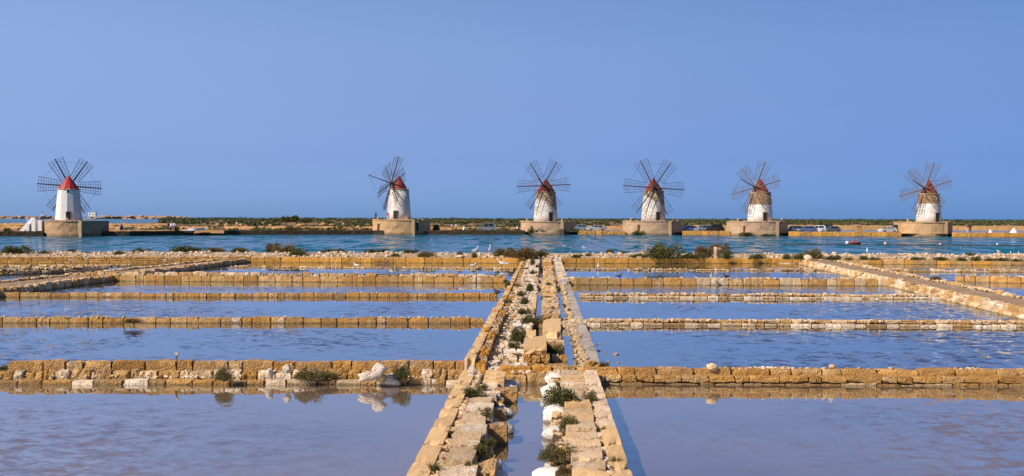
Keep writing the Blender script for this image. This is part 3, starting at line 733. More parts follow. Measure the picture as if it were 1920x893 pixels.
# ------------------------------------------------------------------ shrubs near the camera
def shrubs_at(lst, z, where, group, fromwhat='from the front'):
    for i, (px, py, w_, h_, k) in enumerate(lst):
        p = P(px, py, z); s = p.y / F
        mat, typ, adj = {'g': (GREEN, 'bush', 'dark green'), 'o': (OLIVE, 'spiky', 'olive'), 'd': (DRY, 'spiky', 'dry brown'), 't': (OLIVE, 'tuft', 'spiky olive'), 'u': (GREEN, 'tuft', 'spiky green')}[k]
        shrub((p.x, p.y, z - .03), w_ * s * 1.1, h_ * s, mat, f'{adj} {"tuft" if typ == "tuft" else "shrub"} {where}, {ORD[i]} {fromwhat}', group, typ, 'grass_tuft' if typ == 'tuft' else 'shrub')
shrubs_at([(793, 892, 20, 14, 'u'), (815, 886, 34, 26, 'u'), (882, 878, 34, 18, 'g'), (908, 850, 46, 22, 'g'), (845, 815, 20, 16, 'u'), (885, 783, 14, 10, 't'), (915, 832, 40, 14, 'g'), (910, 778, 34, 18, 'o'), (888, 742, 46, 22, 'g'), (905, 727, 24, 10, 'o'), (868, 725, 16, 10, 't')], .3,
          'on the left bank of the front channel', 'shrubs on the left channel bank')
shrubs_at([(1085, 896, 36, 20, 'u'), (1060, 886, 36, 20, 'd'), (1152, 872, 30, 24, 'u'), (1088, 866, 34, 14, 'u'), (1046, 862, 70, 40, 'o'), (1134, 838, 16, 12, 't'), (1128, 814, 22, 18, 'g'), (1074, 806, 54, 30, 'o'), (1106, 758, 34, 30, 'o'), (1062, 760, 84, 40, 'g'), (1118, 770, 16, 10, 't'), (1048, 722, 12, 9, 'g')], .26,
          'on the right bank of the front channel', 'shrubs on the right channel bank')
shrubs_at([(420, 712, 38, 30, 'o'), (578, 710, 50, 26, 'o'), (752, 710, 40, 30, 'g'), (515, 690, 20, 9, 'g'), (18, 692, 46, 9, 'g'), (210, 692, 60, 7, 'g'), (120, 692, 40, 6, 'o'), (460, 692, 34, 14, 'o'), (350, 690, 60, 5, 'g'), (620, 705, 60, 10, 'o')], .16, 'on the three-step wall', 'shrubs on the three-step wall', 'counted along the wall')
shrubs_at([(798, 681 + 17, 26, 10, 'o'), (910, 690, 34, 8, 'o'), (968, 668, 26, 9, 'o'), (962, 652, 26, 16, 'g'), (974, 640, 44, 32, 'g'), (1040, 668, 36, 24, 'g'), (1020, 652, 28, 12, 'g'), (932, 618, 22, 10, 'o'), (998, 606, 44, 20, 'g'), (984, 592, 36, 18, 'g'), (942, 588, 24, 10, 'o'), (950, 572, 22, 14, 'g'), (986, 572, 22, 18, 'g'), (978, 556, 22, 14, 'g'), (1030, 562, 30, 9, 'o'), (996, 547, 20, 18, 'g'), (954, 540, 14, 16, 'g'), (968, 538, 16, 9, 'o'), (1000, 514, 16, 9, 'g'), (985, 506, 18, 5, 'o'), (1008, 502, 10, 8, 'g'), (1000, 497, 12, 16, 'g'), (982, 492, 16, 10, 'o'), (950, 529, 14, 6, 'g'), (1030, 535, 14, 7, 'o'), (1035, 585, 20, 10, 'o')][1:], .27,
          'on the paved causeway behind the front channel', 'shrubs on the paved causeway')
shrubs_at([(250, 604, 42, 9, 'd')], .2, 'growing over the second left wall like a low mat', 'mat on the wall', 'along it')
shrubs_at([(1758, 527, 26, 10, 'd')], .3, 'standing on the right dike', 'bush on dike', 'along it')
shrubs_at([(1130, 688, 26, 13, 'd')], .2, 'beside the brown rock at the start of the slab walk', 'bush by slab walk', 'there')

# shrubs along the embankment
EL = [(30, 477, 52, 16, 'g'), (84, 477, 26, 8, 'g'), (134, 475, 18, 8, 'g'), (160, 477, 30, 5, 'o'), (224, 478, 22, 8, 'g'), (264, 475, 34, 10, 'g'), (340, 475, 40, 13, 'g'), (368, 475, 34, 11, 'g'), (410, 475, 46, 10, 'o'), (455, 474, 40, 9, 'o'), (512, 473, 30, 16, 'd'), (535, 476, 40, 14, 'o'), (560, 480, 34, 14, 'g'), (600, 477, 14, 7, 'g'), (625, 475, 42, 9, 'g'), (694, 475, 24, 8, 'g'), (716, 475, 28, 8, 'g'), (770, 476, 32, 9, 'g'), (745, 481, 22, 6, 'o'), (800, 481, 34, 10, 'o'), (864, 481, 14, 9, 'g'), (891, 482, 12, 8, 'g'), (945, 481, 40, 15, 'o'), (980, 482, 56, 16, 'd'), (1010, 481, 40, 11, 'g'), (1082, 482, 22, 6, 'g'), (1105, 481, 14, 6, 'o'), (1146, 476, 20, 8, 'd'), (1166, 476, 14, 6, 'd'), (1205, 482, 44, 7, 'g'), (1246, 483, 62, 25, 'g'), (1300, 483, 40, 9, 'g'), (1322, 482, 40, 20, 'd'), (1350, 479, 34, 21, 'd'), (1364, 484, 26, 15, 'g'), (1420, 484, 32, 8, 'g')]
shrubs_at([(a_, b_ + 1, c_ * 1.15, d_ * 1.3, e_) for a_, b_, c_, d_, e_ in EL], .44, 'on the embankment along the canal', 'shrubs on the embankment', 'counted from the left end')
ER = [(1477, 485, 16, 9, 'g'), (1497, 485, 22, 10, 'g'), (1523, 484, 34, 16, 'o'), (1532, 484, 20, 8, 'g'), (1555, 486, 18, 7, 'g'), (1568, 486, 18, 8, 'g'), (1592, 486, 16, 4, 'o'), (1622, 486, 18, 7, 'g'), (1640, 486, 18, 5, 'g'), (1720, 486, 26, 5, 'g'), (1768, 487, 30, 6, 'g'), (1806, 488, 20, 6, 'g'), (1822, 481, 20, 8, 'g'), (1830, 488, 18, 8, 'g'), (1858, 488, 24, 5, 'o'), (1882, 488, 26, 6, 'g'), (1908, 489, 18, 5, 'g')]
shrubs_at([(a_, b_ + 1, c_ * 1.15, d_ * 1.25, e_) for a_, b_, c_, d_, e_ in ER], .44, 'on the embankment beyond the tree stump', 'shrubs on the embankment right end', 'counted from the stump')
# dry stalks
p = P(535, 476, .45)
t_ = thing('dry_weed', 'tall dry brown weed stalks standing above the embankment shrubs', 'plant', p)
mb = MB(); r_ = random.Random(4)
for _ in range(26):
    a = Vector((r_.uniform(-1.3, 1.3), r_.uniform(-.3, .3), 0)); h_ = r_.uniform(.5, 1.3) * (1.3 if abs(a.x) < .4 else .8); b = a + Vector((r_.uniform(-.3, .3), 0, h_)); mb.bar(a, b, .016, .008, 4)
    for _ in range(5):
        q = a.lerp(b, r_.uniform(.4, 1)); mb.bar(q, q + Vector((r_.uniform(-.22, .22), r_.uniform(-.1, .1), r_.uniform(.08, .25))), .010, .005, 3)
tag(link('stalk', mb.me('stalk'), plain('dry_stalks', (0.22, 0.13, 0.08), .9), t_), kind='stuff')
# pale tree stump between the bushes
p = P(1342, 484, .42)
t_ = thing('tree_stump', 'pale broken tree stump standing among bushes on the embankment', 'tree stump', p)
mb = MB(); ring = 12; prof = [(0, .55), (.25, .46), (.6, .42), (1.0, .5), (1.18, .42)]
for z_, r0 in prof:
    for i in range(ring):
        th = 2 * math.pi * i / ring; rr = r0 * (1 + .25 * math.sin(th * 3 + 1) + .12 * noise.noise(Vector((th * 2, z_ * 3, 0))))
        mb.v.append((rr * math.cos(th) + z_ * .12, rr * .7 * math.sin(th), z_ + (.12 * noise.noise(Vector((th * 3, 5, 0))) if z_ > 1 else 0)))
for k in range(len(prof) - 1):
    for i in range(ring): a = k * ring + i; b = k * ring + (i + 1) % ring; mb.f.append((a, b, b + ring, a + ring))
mb.f.append(tuple((len(prof) - 1) * ring + i for i in range(ring)))
t_.scale = (.58, .58, .74)
link('trunk', mb.me('trunk', True), plain('bleached_wood', (.50, .34, .23), .85, var=.5), t_)
BARK = plain('bark_brown', (.32, .19, .11), .9, var=.4)
link('limb', MB().bar((.3, 0, .95), (.75, -.1, 1.05), .2, .12, 7).me('limb'), BARK, t_)
link('limb', MB().bar((-.2, -.1, .35), (-.75, -.3, .02), .2, .12, 7).me('limb'), BARK, t_)
for (px, py, w_, h_, lb) in [(1305, 481, 14, 10, 'pale rock among the bushes beside the tree stump'), (1515, 487, 16, 12, 'pale rock below the olive shrub where the dike meets the embankment'), (1370, 482, 8, 9, 'small pale rock on the far side of the tree stump'), (862, 483, 18, 7, 'flat whitish slab-like rock on the embankment near the gulls')]:
    p = P(px, py, .44); s = p.y / F
    boulder((p.x, p.y, .42), w_ * s, w_ * s * .8, h_ * s, SALT, lb, None, smooth=False)
p = P(717, 495); t_ = thing('dead_branch_heap', 'dark heap of dead branches in the shallow water below the golden wall', 'branches', p)
mb = MB()
for _ in range(40):
    a = Vector((r_.uniform(-.6, .6), r_.uniform(-.2, .2), r_.uniform(-.02, .2))); mb.bar(a, a + Vector((r_.uniform(-.5, .5), r_.uniform(-.2, .2), r_.uniform(0, .35))), .02, .01, 4)
tag(link('branch', mb.me('branch'), TWIG, t_), kind='stuff')

# ------------------------------------------------------------------ windmills
def tower_mat(name, white, tan, zsplit, soft, seed, side=0.0):
    """lime-washed tower, bare tan stone above zsplit (local metres), ragged edge"""
    m, t, b = nodes_mat(name)
    tc = N(t, 'ShaderNodeTexCoord').outputs['Object']
    sx = N(t, 'ShaderNodeSeparateXYZ'); t.links.new(tc, sx.inputs[0])
    n1 = noise_(t, tc, .9 + seed * .07, 5, .65); n2 = noise_(t, tc, 3.5, 4, .6)
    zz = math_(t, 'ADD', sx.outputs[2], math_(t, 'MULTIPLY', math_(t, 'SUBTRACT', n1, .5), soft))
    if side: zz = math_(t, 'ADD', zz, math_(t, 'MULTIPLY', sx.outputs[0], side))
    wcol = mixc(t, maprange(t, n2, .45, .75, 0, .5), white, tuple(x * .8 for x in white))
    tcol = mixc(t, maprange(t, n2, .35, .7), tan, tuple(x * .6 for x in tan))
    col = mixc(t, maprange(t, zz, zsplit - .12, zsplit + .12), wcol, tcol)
    st = N(t, 'ShaderNodeMapping'); st.inputs['Scale'].default_value = (2.5, 2.5, .25); t.links.new(tc, st.inputs[0])
    col = mixc(t, maprange(t, noise_(t, st.outputs[0], 1.2, 4, .6), .55, .78, 0, .55), col, tuple(x * .55 for x in tan))
    t.links.new(col, b.inputs['Base Color']); b.inputs['Roughness'].default_value = .9
    bump(t, b, math_(t, 'ADD', n1, n2), .6, .08)
    return m
def base_mat(name, c, dark, seed):
    m, t, b = nodes_mat(name)
    tc = N(t, 'ShaderNodeTexCoord').outputs['Object']; pos = worldpos(t)
    sx = N(t, 'ShaderNodeSeparateXYZ'); t.links.new(pos, sx.inputs[0])
    n1 = noise_(t, pos, .7, 5, .65); n2 = noise_(t, pos, 3.0, 4, .65)
    col = mixc(t, maprange(t, n1, .38, .68), c, tuple(x * .72 for x in c))
    col = mixc(t, maprange(t, n2, .45, .75, 0, .6), col, dark)
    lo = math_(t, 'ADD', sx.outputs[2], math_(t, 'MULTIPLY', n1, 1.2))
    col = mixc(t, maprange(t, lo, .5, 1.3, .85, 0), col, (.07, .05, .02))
    t.links.new(col, b.inputs['Base Color']); b.inputs['Roughness'].default_value = .92
    bump(t, b, math_(t, 'ADD', n1, n2), .8, .12)
    return m
def windmill(idx, label, xc, yw, tower, ytop, ybase, base_x, apex, yaw, hub_h, phis, red, tmat, bmat, bows=True, sides=24, Rpx=56, roofw=32, sailmat=WOOD, doors=(), door_x=0, wins=(), turn=0.0):
    """pixel measures of the photo turned into metres at the mill's own distance"""
    g0 = P((base_x[0] + base_x[1]) / 2, yw, 0.0); fr = g0.y; s = fr / F
    bw = (base_x[1] - base_x[0]) * s
    cy = fr + 4.3
    kk = cy / fr
    s2 = s * kk
    cx = PD(xc, 430, cy).x
    t_ = thing('windmill', label, 'windmill', (cx, cy, 0))
    zb = (yw - ybase) * s                       # height of the round platform
    zt = zb + (ybase - ytop) * s2 + .15         # top of tower
    za = zt + (ytop - apex) * s2
    ox = PD((base_x[0] + base_x[1]) / 2, 430, fr + 3).x - cx
    h = bw / 2
    poly = [(-h, 3.5), (-h, -.5)] + [(-h * math.cos(R(t0)), -.5 - 3.8 * math.sin(R(t0))) for t0 in range(12, 121, 9)]
    ci = len(poly) - 1
    poly += [(h, -.4), (h, 3.5)]
    poly = [(x + ox, y) for x, y in poly]
    pm = MB(); npl = len(poly); zr = [-.6, .15, zb * .35, zb * .65, zb - .02, zb]
    for k_, z_ in enumerate(zr):
        for (x, y) in poly:
            g_ = noise.noise(Vector((x * .8 + cx, y * .8, z_ * 1.3))) * .10
            pm.v.append((x + g_ * .6, y + (g_ if y < 3 else 0) - (.10 if z_ < .2 else 0), z_))
    for k_ in range(len(zr) - 1):
        for i_ in range(npl): a_ = k_ * npl + i_; b_ = k_ * npl + (i_ + 1) % npl; pm.f.append((a_, b_, b_ + npl, a_ + npl))
    pm.f.append(tuple((len(zr) - 1) * npl + i_ for i_ in range(npl)))
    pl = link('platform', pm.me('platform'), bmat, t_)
    rim = [(x * 1.012 - ox * .012, y * 1.02 - .02) for x, y in poly]
    link('coping', MB().prism(rim, zb + .003, zb + .16).me('coping'), bmat, pl)
    c = poly[ci]
    rm = MB(); rr0 = random.Random(idx + 50)
    for (x0_, y0_), (x1_, y1_) in zip(poly[1:-1], poly[2:-1]):
        for f_ in (.2, .6):
            if rr0.random() < .35: continue
            vv_, ff_ = rough_block(rr0.randint(1, 300), 2, 2, 2, .2, .35, 2); sz = rr0.uniform(.18, .42)
            rm.add([Vector((p_.x * sz * 1.6, p_.y * sz, p_.z * sz * .7)) + Vector((x0_ + (x1_ - x0_) * f_, y0_ + (y1_ - y0_) * f_ + .35, zb + .2)) for p_ in vv_], ff_)
    tag(link('rubble', rm.me('rubble'), bmat, pl), kind='stuff')
    link('pilaster', MB().box(c[0] - .42, c[0] + .30, c[1] - .16, c[1] + .8, -.6, zb + .20).me('pilaster'), GOLDISH, pl)
    for (dx, w_, h_, m_) in doors:              # doors in the platform
        X = (dx - (base_x[0] + base_x[1]) / 2) * s + ox
        yf = min(((y0 + (y1 - y0) * ((X - x0) / (x1 - x0))) for (x0, y0), (x1, y1) in zip(poly[1:], poly[2:]) if min(x0, x1) <= X <= max(x0, x1)), default=-3)
        dd = link('door', MB().box(X - w_ * s / 2, X + w_ * s / 2, yf - .10, yf + .5, .75, .75 + h_ * s).me('door'), m_, pl)
        link('lintel', MB().box(X - w_ * s / 2 - .12, X + w_ * s / 2 + .12, yf - .16, yf + .3, .752 + h_ * s, .752 + h_ * s + .16).me('lintel'), bmat, dd)
    r0 = (tower[1] - tower[0]) * s2 / 2; r1 = r0 * .80
    tw = link('tower', MB().lathe([(r0, 0), (r0 * .955, (zt - zb) * .25), (r0 * .89, (zt - zb) * .6), (r1, zt - zb)], sides, rot=math.pi / sides).me('tower', sides > 16), tmat, t_, (0, 0, zb + .01))
    if sides > 16:
        for pgn in tw.data.polygons:
            if len(pgn.vertices) > 4: pgn.use_smooth = False
    link('cornice', MB().lathe([(r1 * 1.0, -.06), (r1 * 1.05, .0), (r1 * 1.05, .14), (r1 * .9, .2)], sides).me('cornice'), bmat, tw, (0, 0, zt - zb))
    rr = roofw * s2 / 2 * 1.12
    prof = [(rr, 0), (rr * .93, (za - zt) * .12), (rr * .62, (za - zt) * .45), (rr * .3, (za - zt) * .76), (.06, za - zt)]
    roof = link('roof', MB().lathe(prof, 12).me('roof'), red, t_, (0, 0, zt + .16))
    # tower door and windows, set on the wall towards the camera
    def on_wall(dpx, z_, w_, h_, name, m_):
        X = dpx * s2; rad = r0 + (r1 - r0) * (z_ + h_ / 2 - zb) / (zt - zb)
        rad *= math.cos(math.pi / sides) if sides <= 16 else 1
        a_ = math.asin(max(-.95, min(.95, X / rad)))
        o = link(name, MB().box(-w_ / 2, w_ / 2, -.07, .5, 0, h_).me(name), m_, tw, (rad * math.sin(a_), -rad * math.cos(a_), z_ - zb), (0, 0, a_))
        fr_ = MB().box(-w_ / 2 - .09, -w_ / 2 + .002, -.11, .3, 0, h_).box(w_ / 2 - .002, w_ / 2 + .09, -.11, .3, 0, h_).box(-w_ / 2 - .09, w_ / 2 + .09, -.112, .3, h_ + .001, h_ + .12)
        link('frame', fr_.me('frame'), WOODP if name == 'door' else WHITEP, o)
    on_wall(door_x, zb + .02, 6.8 * s2, 17.5 * s2, 'door', DARKD)
    for (dx, dy, w_) in wins: on_wall(dx, zb + (ybase - dy) * s2, w_ * s2, w_ * s2 * 1.05, 'window', DARKD)
    # sail wheel
    ax = Vector((-math.sin(yaw), -math.cos(yaw), .22 if R(30) < yaw < R(90) else .15)).normalized()
    e1 = Vector((math.cos(yaw), -math.sin(yaw), 0)); e2 = ax.cross(e1) * -1
    if e2.z < 0: e2 = -e2
    hub = Vector((0, 0, zb + (ybase - hub_h) * s2)) + ax * (r1 * .88 if R(30) < yaw < R(90) else r1 + .25)
    Rm = Rpx * s2
    shaft = link('windshaft', MB().bar(hub - ax * 2.4, hub + ax * .5, .24, .20, 8).me('windshaft'), WOOD, t_)
    link('hub', MB().bar(hub - ax * .3, hub + ax * .3, .5, .42, 8).me('hub'), WOOD, shaft)
    tips = []
    for ph in phis:
        r_d = e1 * math.cos(ph) + e2 * math.sin(ph); tg = e1 * -math.sin(ph) + e2 * math.cos(ph)
        tg = (tg + ax * .22).normalized()
        sail = link('sail', MB().bar(hub, hub + r_d * (Rm * 1.02), .17, .10, 5).me('sail'), sailmat, t_)
        mb = MB(); ra, rb = Rm * .26, Rm * .98; wa, wb = .16 * Rm, .25 * Rm
        def q(f_, side): rr_ = ra + (rb - ra) * f_; ww = wa + (wb - wa) * f_; return hub + r_d * rr_ + tg * (side * ww)
        for sd in (-1.0, -.5, .5, 1.0): mb.bar(q(0, sd), q(1, sd), .052 if abs(sd) == 1 else .028, None, 4)
        wear = 0 if idx == 0 else (.10 if idx < 4 else .22)
        rw = random.Random(idx * 31 + int(math.degrees(ph)))
        for k in range(10):
            lo_, hi_ = -1, 1
            if rw.random() < wear: lo_, hi_ = rw.choice(((-1, .1), (-.1, 1), (-.5, .5)))
            jit = rw.uniform(-.03, .03) if wear else 0
            mb.bar(q(k / 9, lo_), q(min(1, max(0, k / 9 + jit)), hi_), .034, None, 4)
        link('lattice', mb.me('lattice'), sailmat, sail)
        tips.append(hub + r_d * Rm)
    tipb = hub + ax * 5.6 + Vector((0, 0, .5))
    rg = MB()
    if bows:
        link('bowsprit', MB().bar(hub, tipb, .13, .06, 6).me('bowsprit'), WOOD, shaft)
        for q_ in tips: rg.bar(tipb, q_, .014, None, 3)
    n_ = len(tips)
    order = sorted(range(n_), key=lambda k: phis[k])
    for a_, b_ in zip(order, order[1:] + order[:1]): rg.bar(tips[a_] * .92 + hub * .08, tips[b_] * .92 + hub * .08, .02, None, 3)
    link('rigging', rg.me('rigging'), WIRE, shaft)
    return t_, s, zb
GOLDISH = plain('pale_pilaster_stone', (.50, .34, .19), .9, var=.25, scale=1.5)
six = lambda a0: [R(a0 + 60 * k) for k in range(6)]
T1 = tower_mat('tower_white', (.72, .68, .63), (.50, .41, .31), 20, 1, 1)
T2 = tower_mat('tower_white_worn', (.70, .64, .57), (.44, .32, .21), 7.0, 3.5, 2)
T3 = tower_mat('tower_half_bare', (.68, .63, .56), (.40, .285, .18), 4.3, 3.0, 3, .55)
T4 = tower_mat('tower_patchy', (.72, .66, .58), (.42, .30, .19), 4.6, 3.0, 4, .5)
T5 = tower_mat('tower_bare_top', (.76, .72, .67), (.36, .225, .11), 3.75, .5, 5)
T6 = tower_mat('tower_bare_crown', (.74, .69, .64), (.39, .23, .105), 4.0, .7, 6)
B1 = base_mat('platform_rubble', (.48, .30, .16), (.20, .12, .06), 1)
B2 = base_mat('platform_ochre', (.62, .39, .19), (.36, .22, .10), 2)
B3 = base_mat('platform_pinkish', (.56, .38, .23), (.30, .19, .10), 3)
MILLS = [
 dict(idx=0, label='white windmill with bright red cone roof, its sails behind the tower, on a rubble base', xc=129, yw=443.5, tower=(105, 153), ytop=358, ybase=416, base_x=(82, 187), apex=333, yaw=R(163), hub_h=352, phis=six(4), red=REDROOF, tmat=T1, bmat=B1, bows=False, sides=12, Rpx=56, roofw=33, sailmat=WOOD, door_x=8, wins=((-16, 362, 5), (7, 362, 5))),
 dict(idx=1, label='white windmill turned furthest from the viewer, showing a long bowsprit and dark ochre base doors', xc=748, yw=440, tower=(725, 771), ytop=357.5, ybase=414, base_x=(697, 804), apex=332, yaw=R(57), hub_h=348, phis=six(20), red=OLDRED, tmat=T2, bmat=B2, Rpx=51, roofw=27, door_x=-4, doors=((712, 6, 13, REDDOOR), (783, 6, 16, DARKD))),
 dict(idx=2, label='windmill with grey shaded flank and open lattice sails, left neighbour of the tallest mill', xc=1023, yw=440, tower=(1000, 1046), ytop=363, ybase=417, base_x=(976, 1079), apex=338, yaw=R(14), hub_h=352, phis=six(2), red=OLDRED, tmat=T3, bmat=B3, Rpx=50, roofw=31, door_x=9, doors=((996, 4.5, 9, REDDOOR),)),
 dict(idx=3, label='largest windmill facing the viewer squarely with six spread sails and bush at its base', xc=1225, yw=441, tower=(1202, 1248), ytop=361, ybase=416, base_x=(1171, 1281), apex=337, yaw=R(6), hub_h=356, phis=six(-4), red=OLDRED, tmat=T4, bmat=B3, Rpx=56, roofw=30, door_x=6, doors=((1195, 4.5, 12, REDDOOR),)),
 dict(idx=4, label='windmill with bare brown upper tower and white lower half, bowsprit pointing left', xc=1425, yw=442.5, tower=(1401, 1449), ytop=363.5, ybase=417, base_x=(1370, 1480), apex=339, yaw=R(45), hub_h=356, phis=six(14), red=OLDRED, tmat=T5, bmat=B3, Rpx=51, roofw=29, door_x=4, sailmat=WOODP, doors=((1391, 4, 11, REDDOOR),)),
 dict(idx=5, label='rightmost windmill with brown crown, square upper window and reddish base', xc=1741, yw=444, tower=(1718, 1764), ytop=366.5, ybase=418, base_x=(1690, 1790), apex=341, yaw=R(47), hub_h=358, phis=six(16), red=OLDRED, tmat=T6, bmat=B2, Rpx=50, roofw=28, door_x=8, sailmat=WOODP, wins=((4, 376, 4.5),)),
]
MI = [windmill(**m) for m in MILLS]

# small things standing on / by the mill bases
def pot(px, py, D, w_, h_, mat, label, group=None, name='stone_bollard', cat='bollard'):
    s = D / F; p = PD(px, py, D)
    o = link(name, MB().lathe([(w_ * s * .42, 0), (w_ * s * .5, h_ * s * .2), (w_ * s * .38, h_ * s * .65), (w_ * s * .46, h_ * s * .75), (w_ * s * .3, h_ * s)], 8).me(name, True), mat, None, p)
    return tag(o, label, cat, group)
k = 0
for (px, i) in [(885 / 3.88 * 0 + 707, 1), (763, 1), (982, 2), (1054, 2), (1165, 3), (1262, 3), (1384, 4), (1468, 4), (1700, 5), (1755, 5)]:
    zb = MI[i][2]; m = MILLS[i]; fr = P((m['base_x'][0] + m['base_x'][1]) / 2, m['yw']).y
    px2 = max(m['base_x'][0] + 12, min(m['base_x'][1] - 14, px)); c_ = PD(px2, 430, fr + 2.2)
    o = link('stone_bollard', MB().lathe([(.22, 0), (.26, .15), (.2, .45), (.24, .52), (.12, .7)], 8).me('stone_bollard', True), GOLDISH, None, (c_.x, c_.y, zb + .16))
    tag(o, f"squat ochre bollard {'left' if px < m['xc'] else 'right'} of the tower on the {ORD[i]} windmill's platform", 'bollard', 'bollards on the windmill platforms')

# mill 1: white stairs and piers on its left
m1x = lambda px, D=203: PD(px, 430, D).x
t_ = thing('white_stair', 'white plastered stair with piers at the left side of the first windmill base', 'stairs', (m1x(60), 203, 0))
sx_ = 203 / F
mb = MB(); pts = [(-1.9, .0), (-1.0, .0), (.9, 2.2), (.9, 2.6), (.4, 2.6)]
n_ = len(pts); mb.add([(x, -1.2, .9 + z) for x, z in pts] + [(x, -.9, .9 + z) for x, z in pts], [tuple(range(n_)), tuple(range(2 * n_ - 1, n_ - 1, -1))] + [(i, n_ + i, n_ + (i + 1) % n_, (i + 1) % n_) for i in range(n_)])
link('parapet', mb.me('parapet'), WHITEP, t_)
link('pier', MB().box(.55, 1.15, -1.4, -.8, .8, 3.25).me('pier'), WHITEP, t_)
link('pier', MB().box(-.45, .1, -1.5, -1.25, .8, 2.3).me('pier'), WHITEP, t_)
link('pier', MB().box(1.9, 2.6, -1.8, -.6, .1, 3.0).me('pier'), WHITEP, t_)
for k in range(10): link('step', MB().box(-1.0 + k * .19, -.8 + k * .19 + .1, -.9, .6, .8, 1.05 + k * .22).me('step'), WHITEP, t_)

# ------------------------------------------------------------------ far shore: quays, land, scrub
def fx(px, D): return PD(px, 430, D).x
def quay_front(px):                       # distance of the far waterline at a photo column
    pts = [(-150, 193), (0, 198), (80, 200), (240, 205), (450, 222), (700, 231), (1050, 236), (1290, 232), (1500, 224), (1700, 220.5), (1920, 216), (2100, 214)]
    for (x0, d0), (x1, d1) in zip(pts, pts[1:]):
        if x0 <= px <= x1: return d0 + (d1 - d0) * (px - x0) / (x1 - x0)
    return 215
LANDZ = .62
# one sheet of land from the quay back to the scrub, left part ends in a lagoon
front = [(-150, 1.5), (0, 1.5), (80, 1.5), (240, 1.5), (450, 1.5), (700, 1.5), (1050, 1.5), (1290, 1.5), (1500, 1.5), (1700, 1.5), (1920, 1.5), (2100, 1.5)]
pts = [(fx(px, quay_front(px) + o_), quay_front(px) + o_) for px, o_ in front]
pts += [(fx(2300, 1700), 1700), (fx(470, 1700), 1700), (fx(330, 700), 700), (fx(240, 480), 480), (fx(-150, 480), 480)]
sheet('ground', pts, LANDZ, LAND)
def dark_quay(px0, px1, label, top=.95):
    n_ = max(6, int((px1 - px0) / 8)); v_, f_ = [], []
    r_ = random.Random(label)
    for i in range(n_ + 1):
        px = px0 + (px1 - px0) * i / n_; D = quay_front(px); zt_ = top + r_.uniform(-.06, .04)
        for dy, z in ((0, -.3), (.12 + r_.uniform(-.05, .05), zt_ * .6), (.2, zt_), (1.3, zt_ + .02), (2.2, LANDZ - .05)):
            v_.append((fx(px, D + dy), D + dy, z))
    for i in range(n_):
        for j in range(4): k = i * 5 + j; f_.append((k, k + 5, k + 6, k + 1))
    f_ += [(0, 1, 2, 3, 4), tuple(n_ * 5 + k for k in (4, 3, 2, 1, 0))]
    return tag(link('quay_wall', mesh('quay_wall', v_, f_), DARKQ), label, 'wall')
dark_quay(-60, 81, 'dark algae-stained quay to the left of the white-stair windmill', .95)
dark_quay(186, 700, 'long dark algae-stained quay between the first and second windmills', .92)
dark_quay(700, 742, 'short dark ledge in front of the second windmill base', .9)
dark_quay(802, 985, 'dark quay below the parked four-by-four between second and third windmills', .92)
def gold_quay(px0, px1, label):
    t_ = thing('quay_wall', label, 'wall'); px = px0; r_ = random.Random(label)
    while px < px1 - 2:
        l = min(r_.uniform(9, 24), px1 - px); D = quay_front(px + l / 2); x0, x1 = fx(px, D), fx(px + l, D)
        link('block', r_.choice(blocks(r_.choice([GOLD, AMBER]), 'rough')), None, t_, ((x0 + x1) / 2, D + .5, .33), (r_.uniform(-.01, .01), 0, math.atan2(quay_front(px + l) - quay_front(px), x1 - x0)), (x1 - x0 - .05, 1.0, 1.2 + r_.uniform(-.06, .04)))
        px += l
    return t_
gold_quay(1084, 1172, 'golden block quay between the third windmill and the bush-fronted mill')
gold_quay(1280, 1371, 'golden block quay in front of the black car and pale car')
gold_quay(1480, 1691, 'golden block quay with the row of parked cars behind it')
gold_quay(1788, 1980, 'golden block quay beside the white salt heap at the frame edge')
# ponds behind the quays and ochre dikes between them (real low banks)
def far_strip(name, px0, px1, D0, D1, z, mat):
    return sheet(name, [(fx(px0, D0), D0), (fx(px1, D0), D0), (fx(px1, D1), D1), (fx(px0, D1), D1)], z, mat)
far_strip('pond', 1135, 1175, 245, 285, LANDZ + .02, PONDW)
far_strip('pond', 1340, 2050, 240, 292, LANDZ + .02, PONDW)
far_strip('pond', 180, 300, 228, 262, LANDZ + .02, PONDW)
far_strip('pond', -60, 330, 285, 330, LANDZ + .02, PONDW)
def far_dike(px0, px1, D, wd, z, label):
    n_ = max(8, int((px1 - px0) / 6)); v_, f_ = [], []; r_ = random.Random(label)
    for i in range(n_ + 1):
        px = px0 + (px1 - px0) * i / n_
        zz = z + r_.uniform(-.12, .12)
        for dy, h_ in ((0, LANDZ - .2), (.4, zz), (wd - .4, zz + .05), (wd, LANDZ - .2)): v_.append((fx(px, D + dy), D + dy, h_))
    for i in range(n_):
        for j in range(3): k = i * 4 + j; f_.append((k, k + 4, k + 5, k + 1))
    f_ += [(0, 1, 2, 3), tuple(n_ * 4 + k for k in (3, 2, 1, 0))]
    o = link('dike', mesh('dike', v_, f_), DIKE); o['kind'] = 'structure'; return o
far_dike(1290, 2060, 292, 9, 1.75, 'a'); far_dike(1085, 1180, 288, 6, 1.5, 'b'); far_dike(-60, 400, 262, 8, 1.25, 'c'); far_dike(-60, 330, 332, 14, 1.45, 'd'); far_dike(420, 700, 275, 10, 1.2, 'e'); far_dike(805, 980, 262, 9, 1.3, 'f')
far_dike(170, 420, 215, 3, 1.0, 'g')
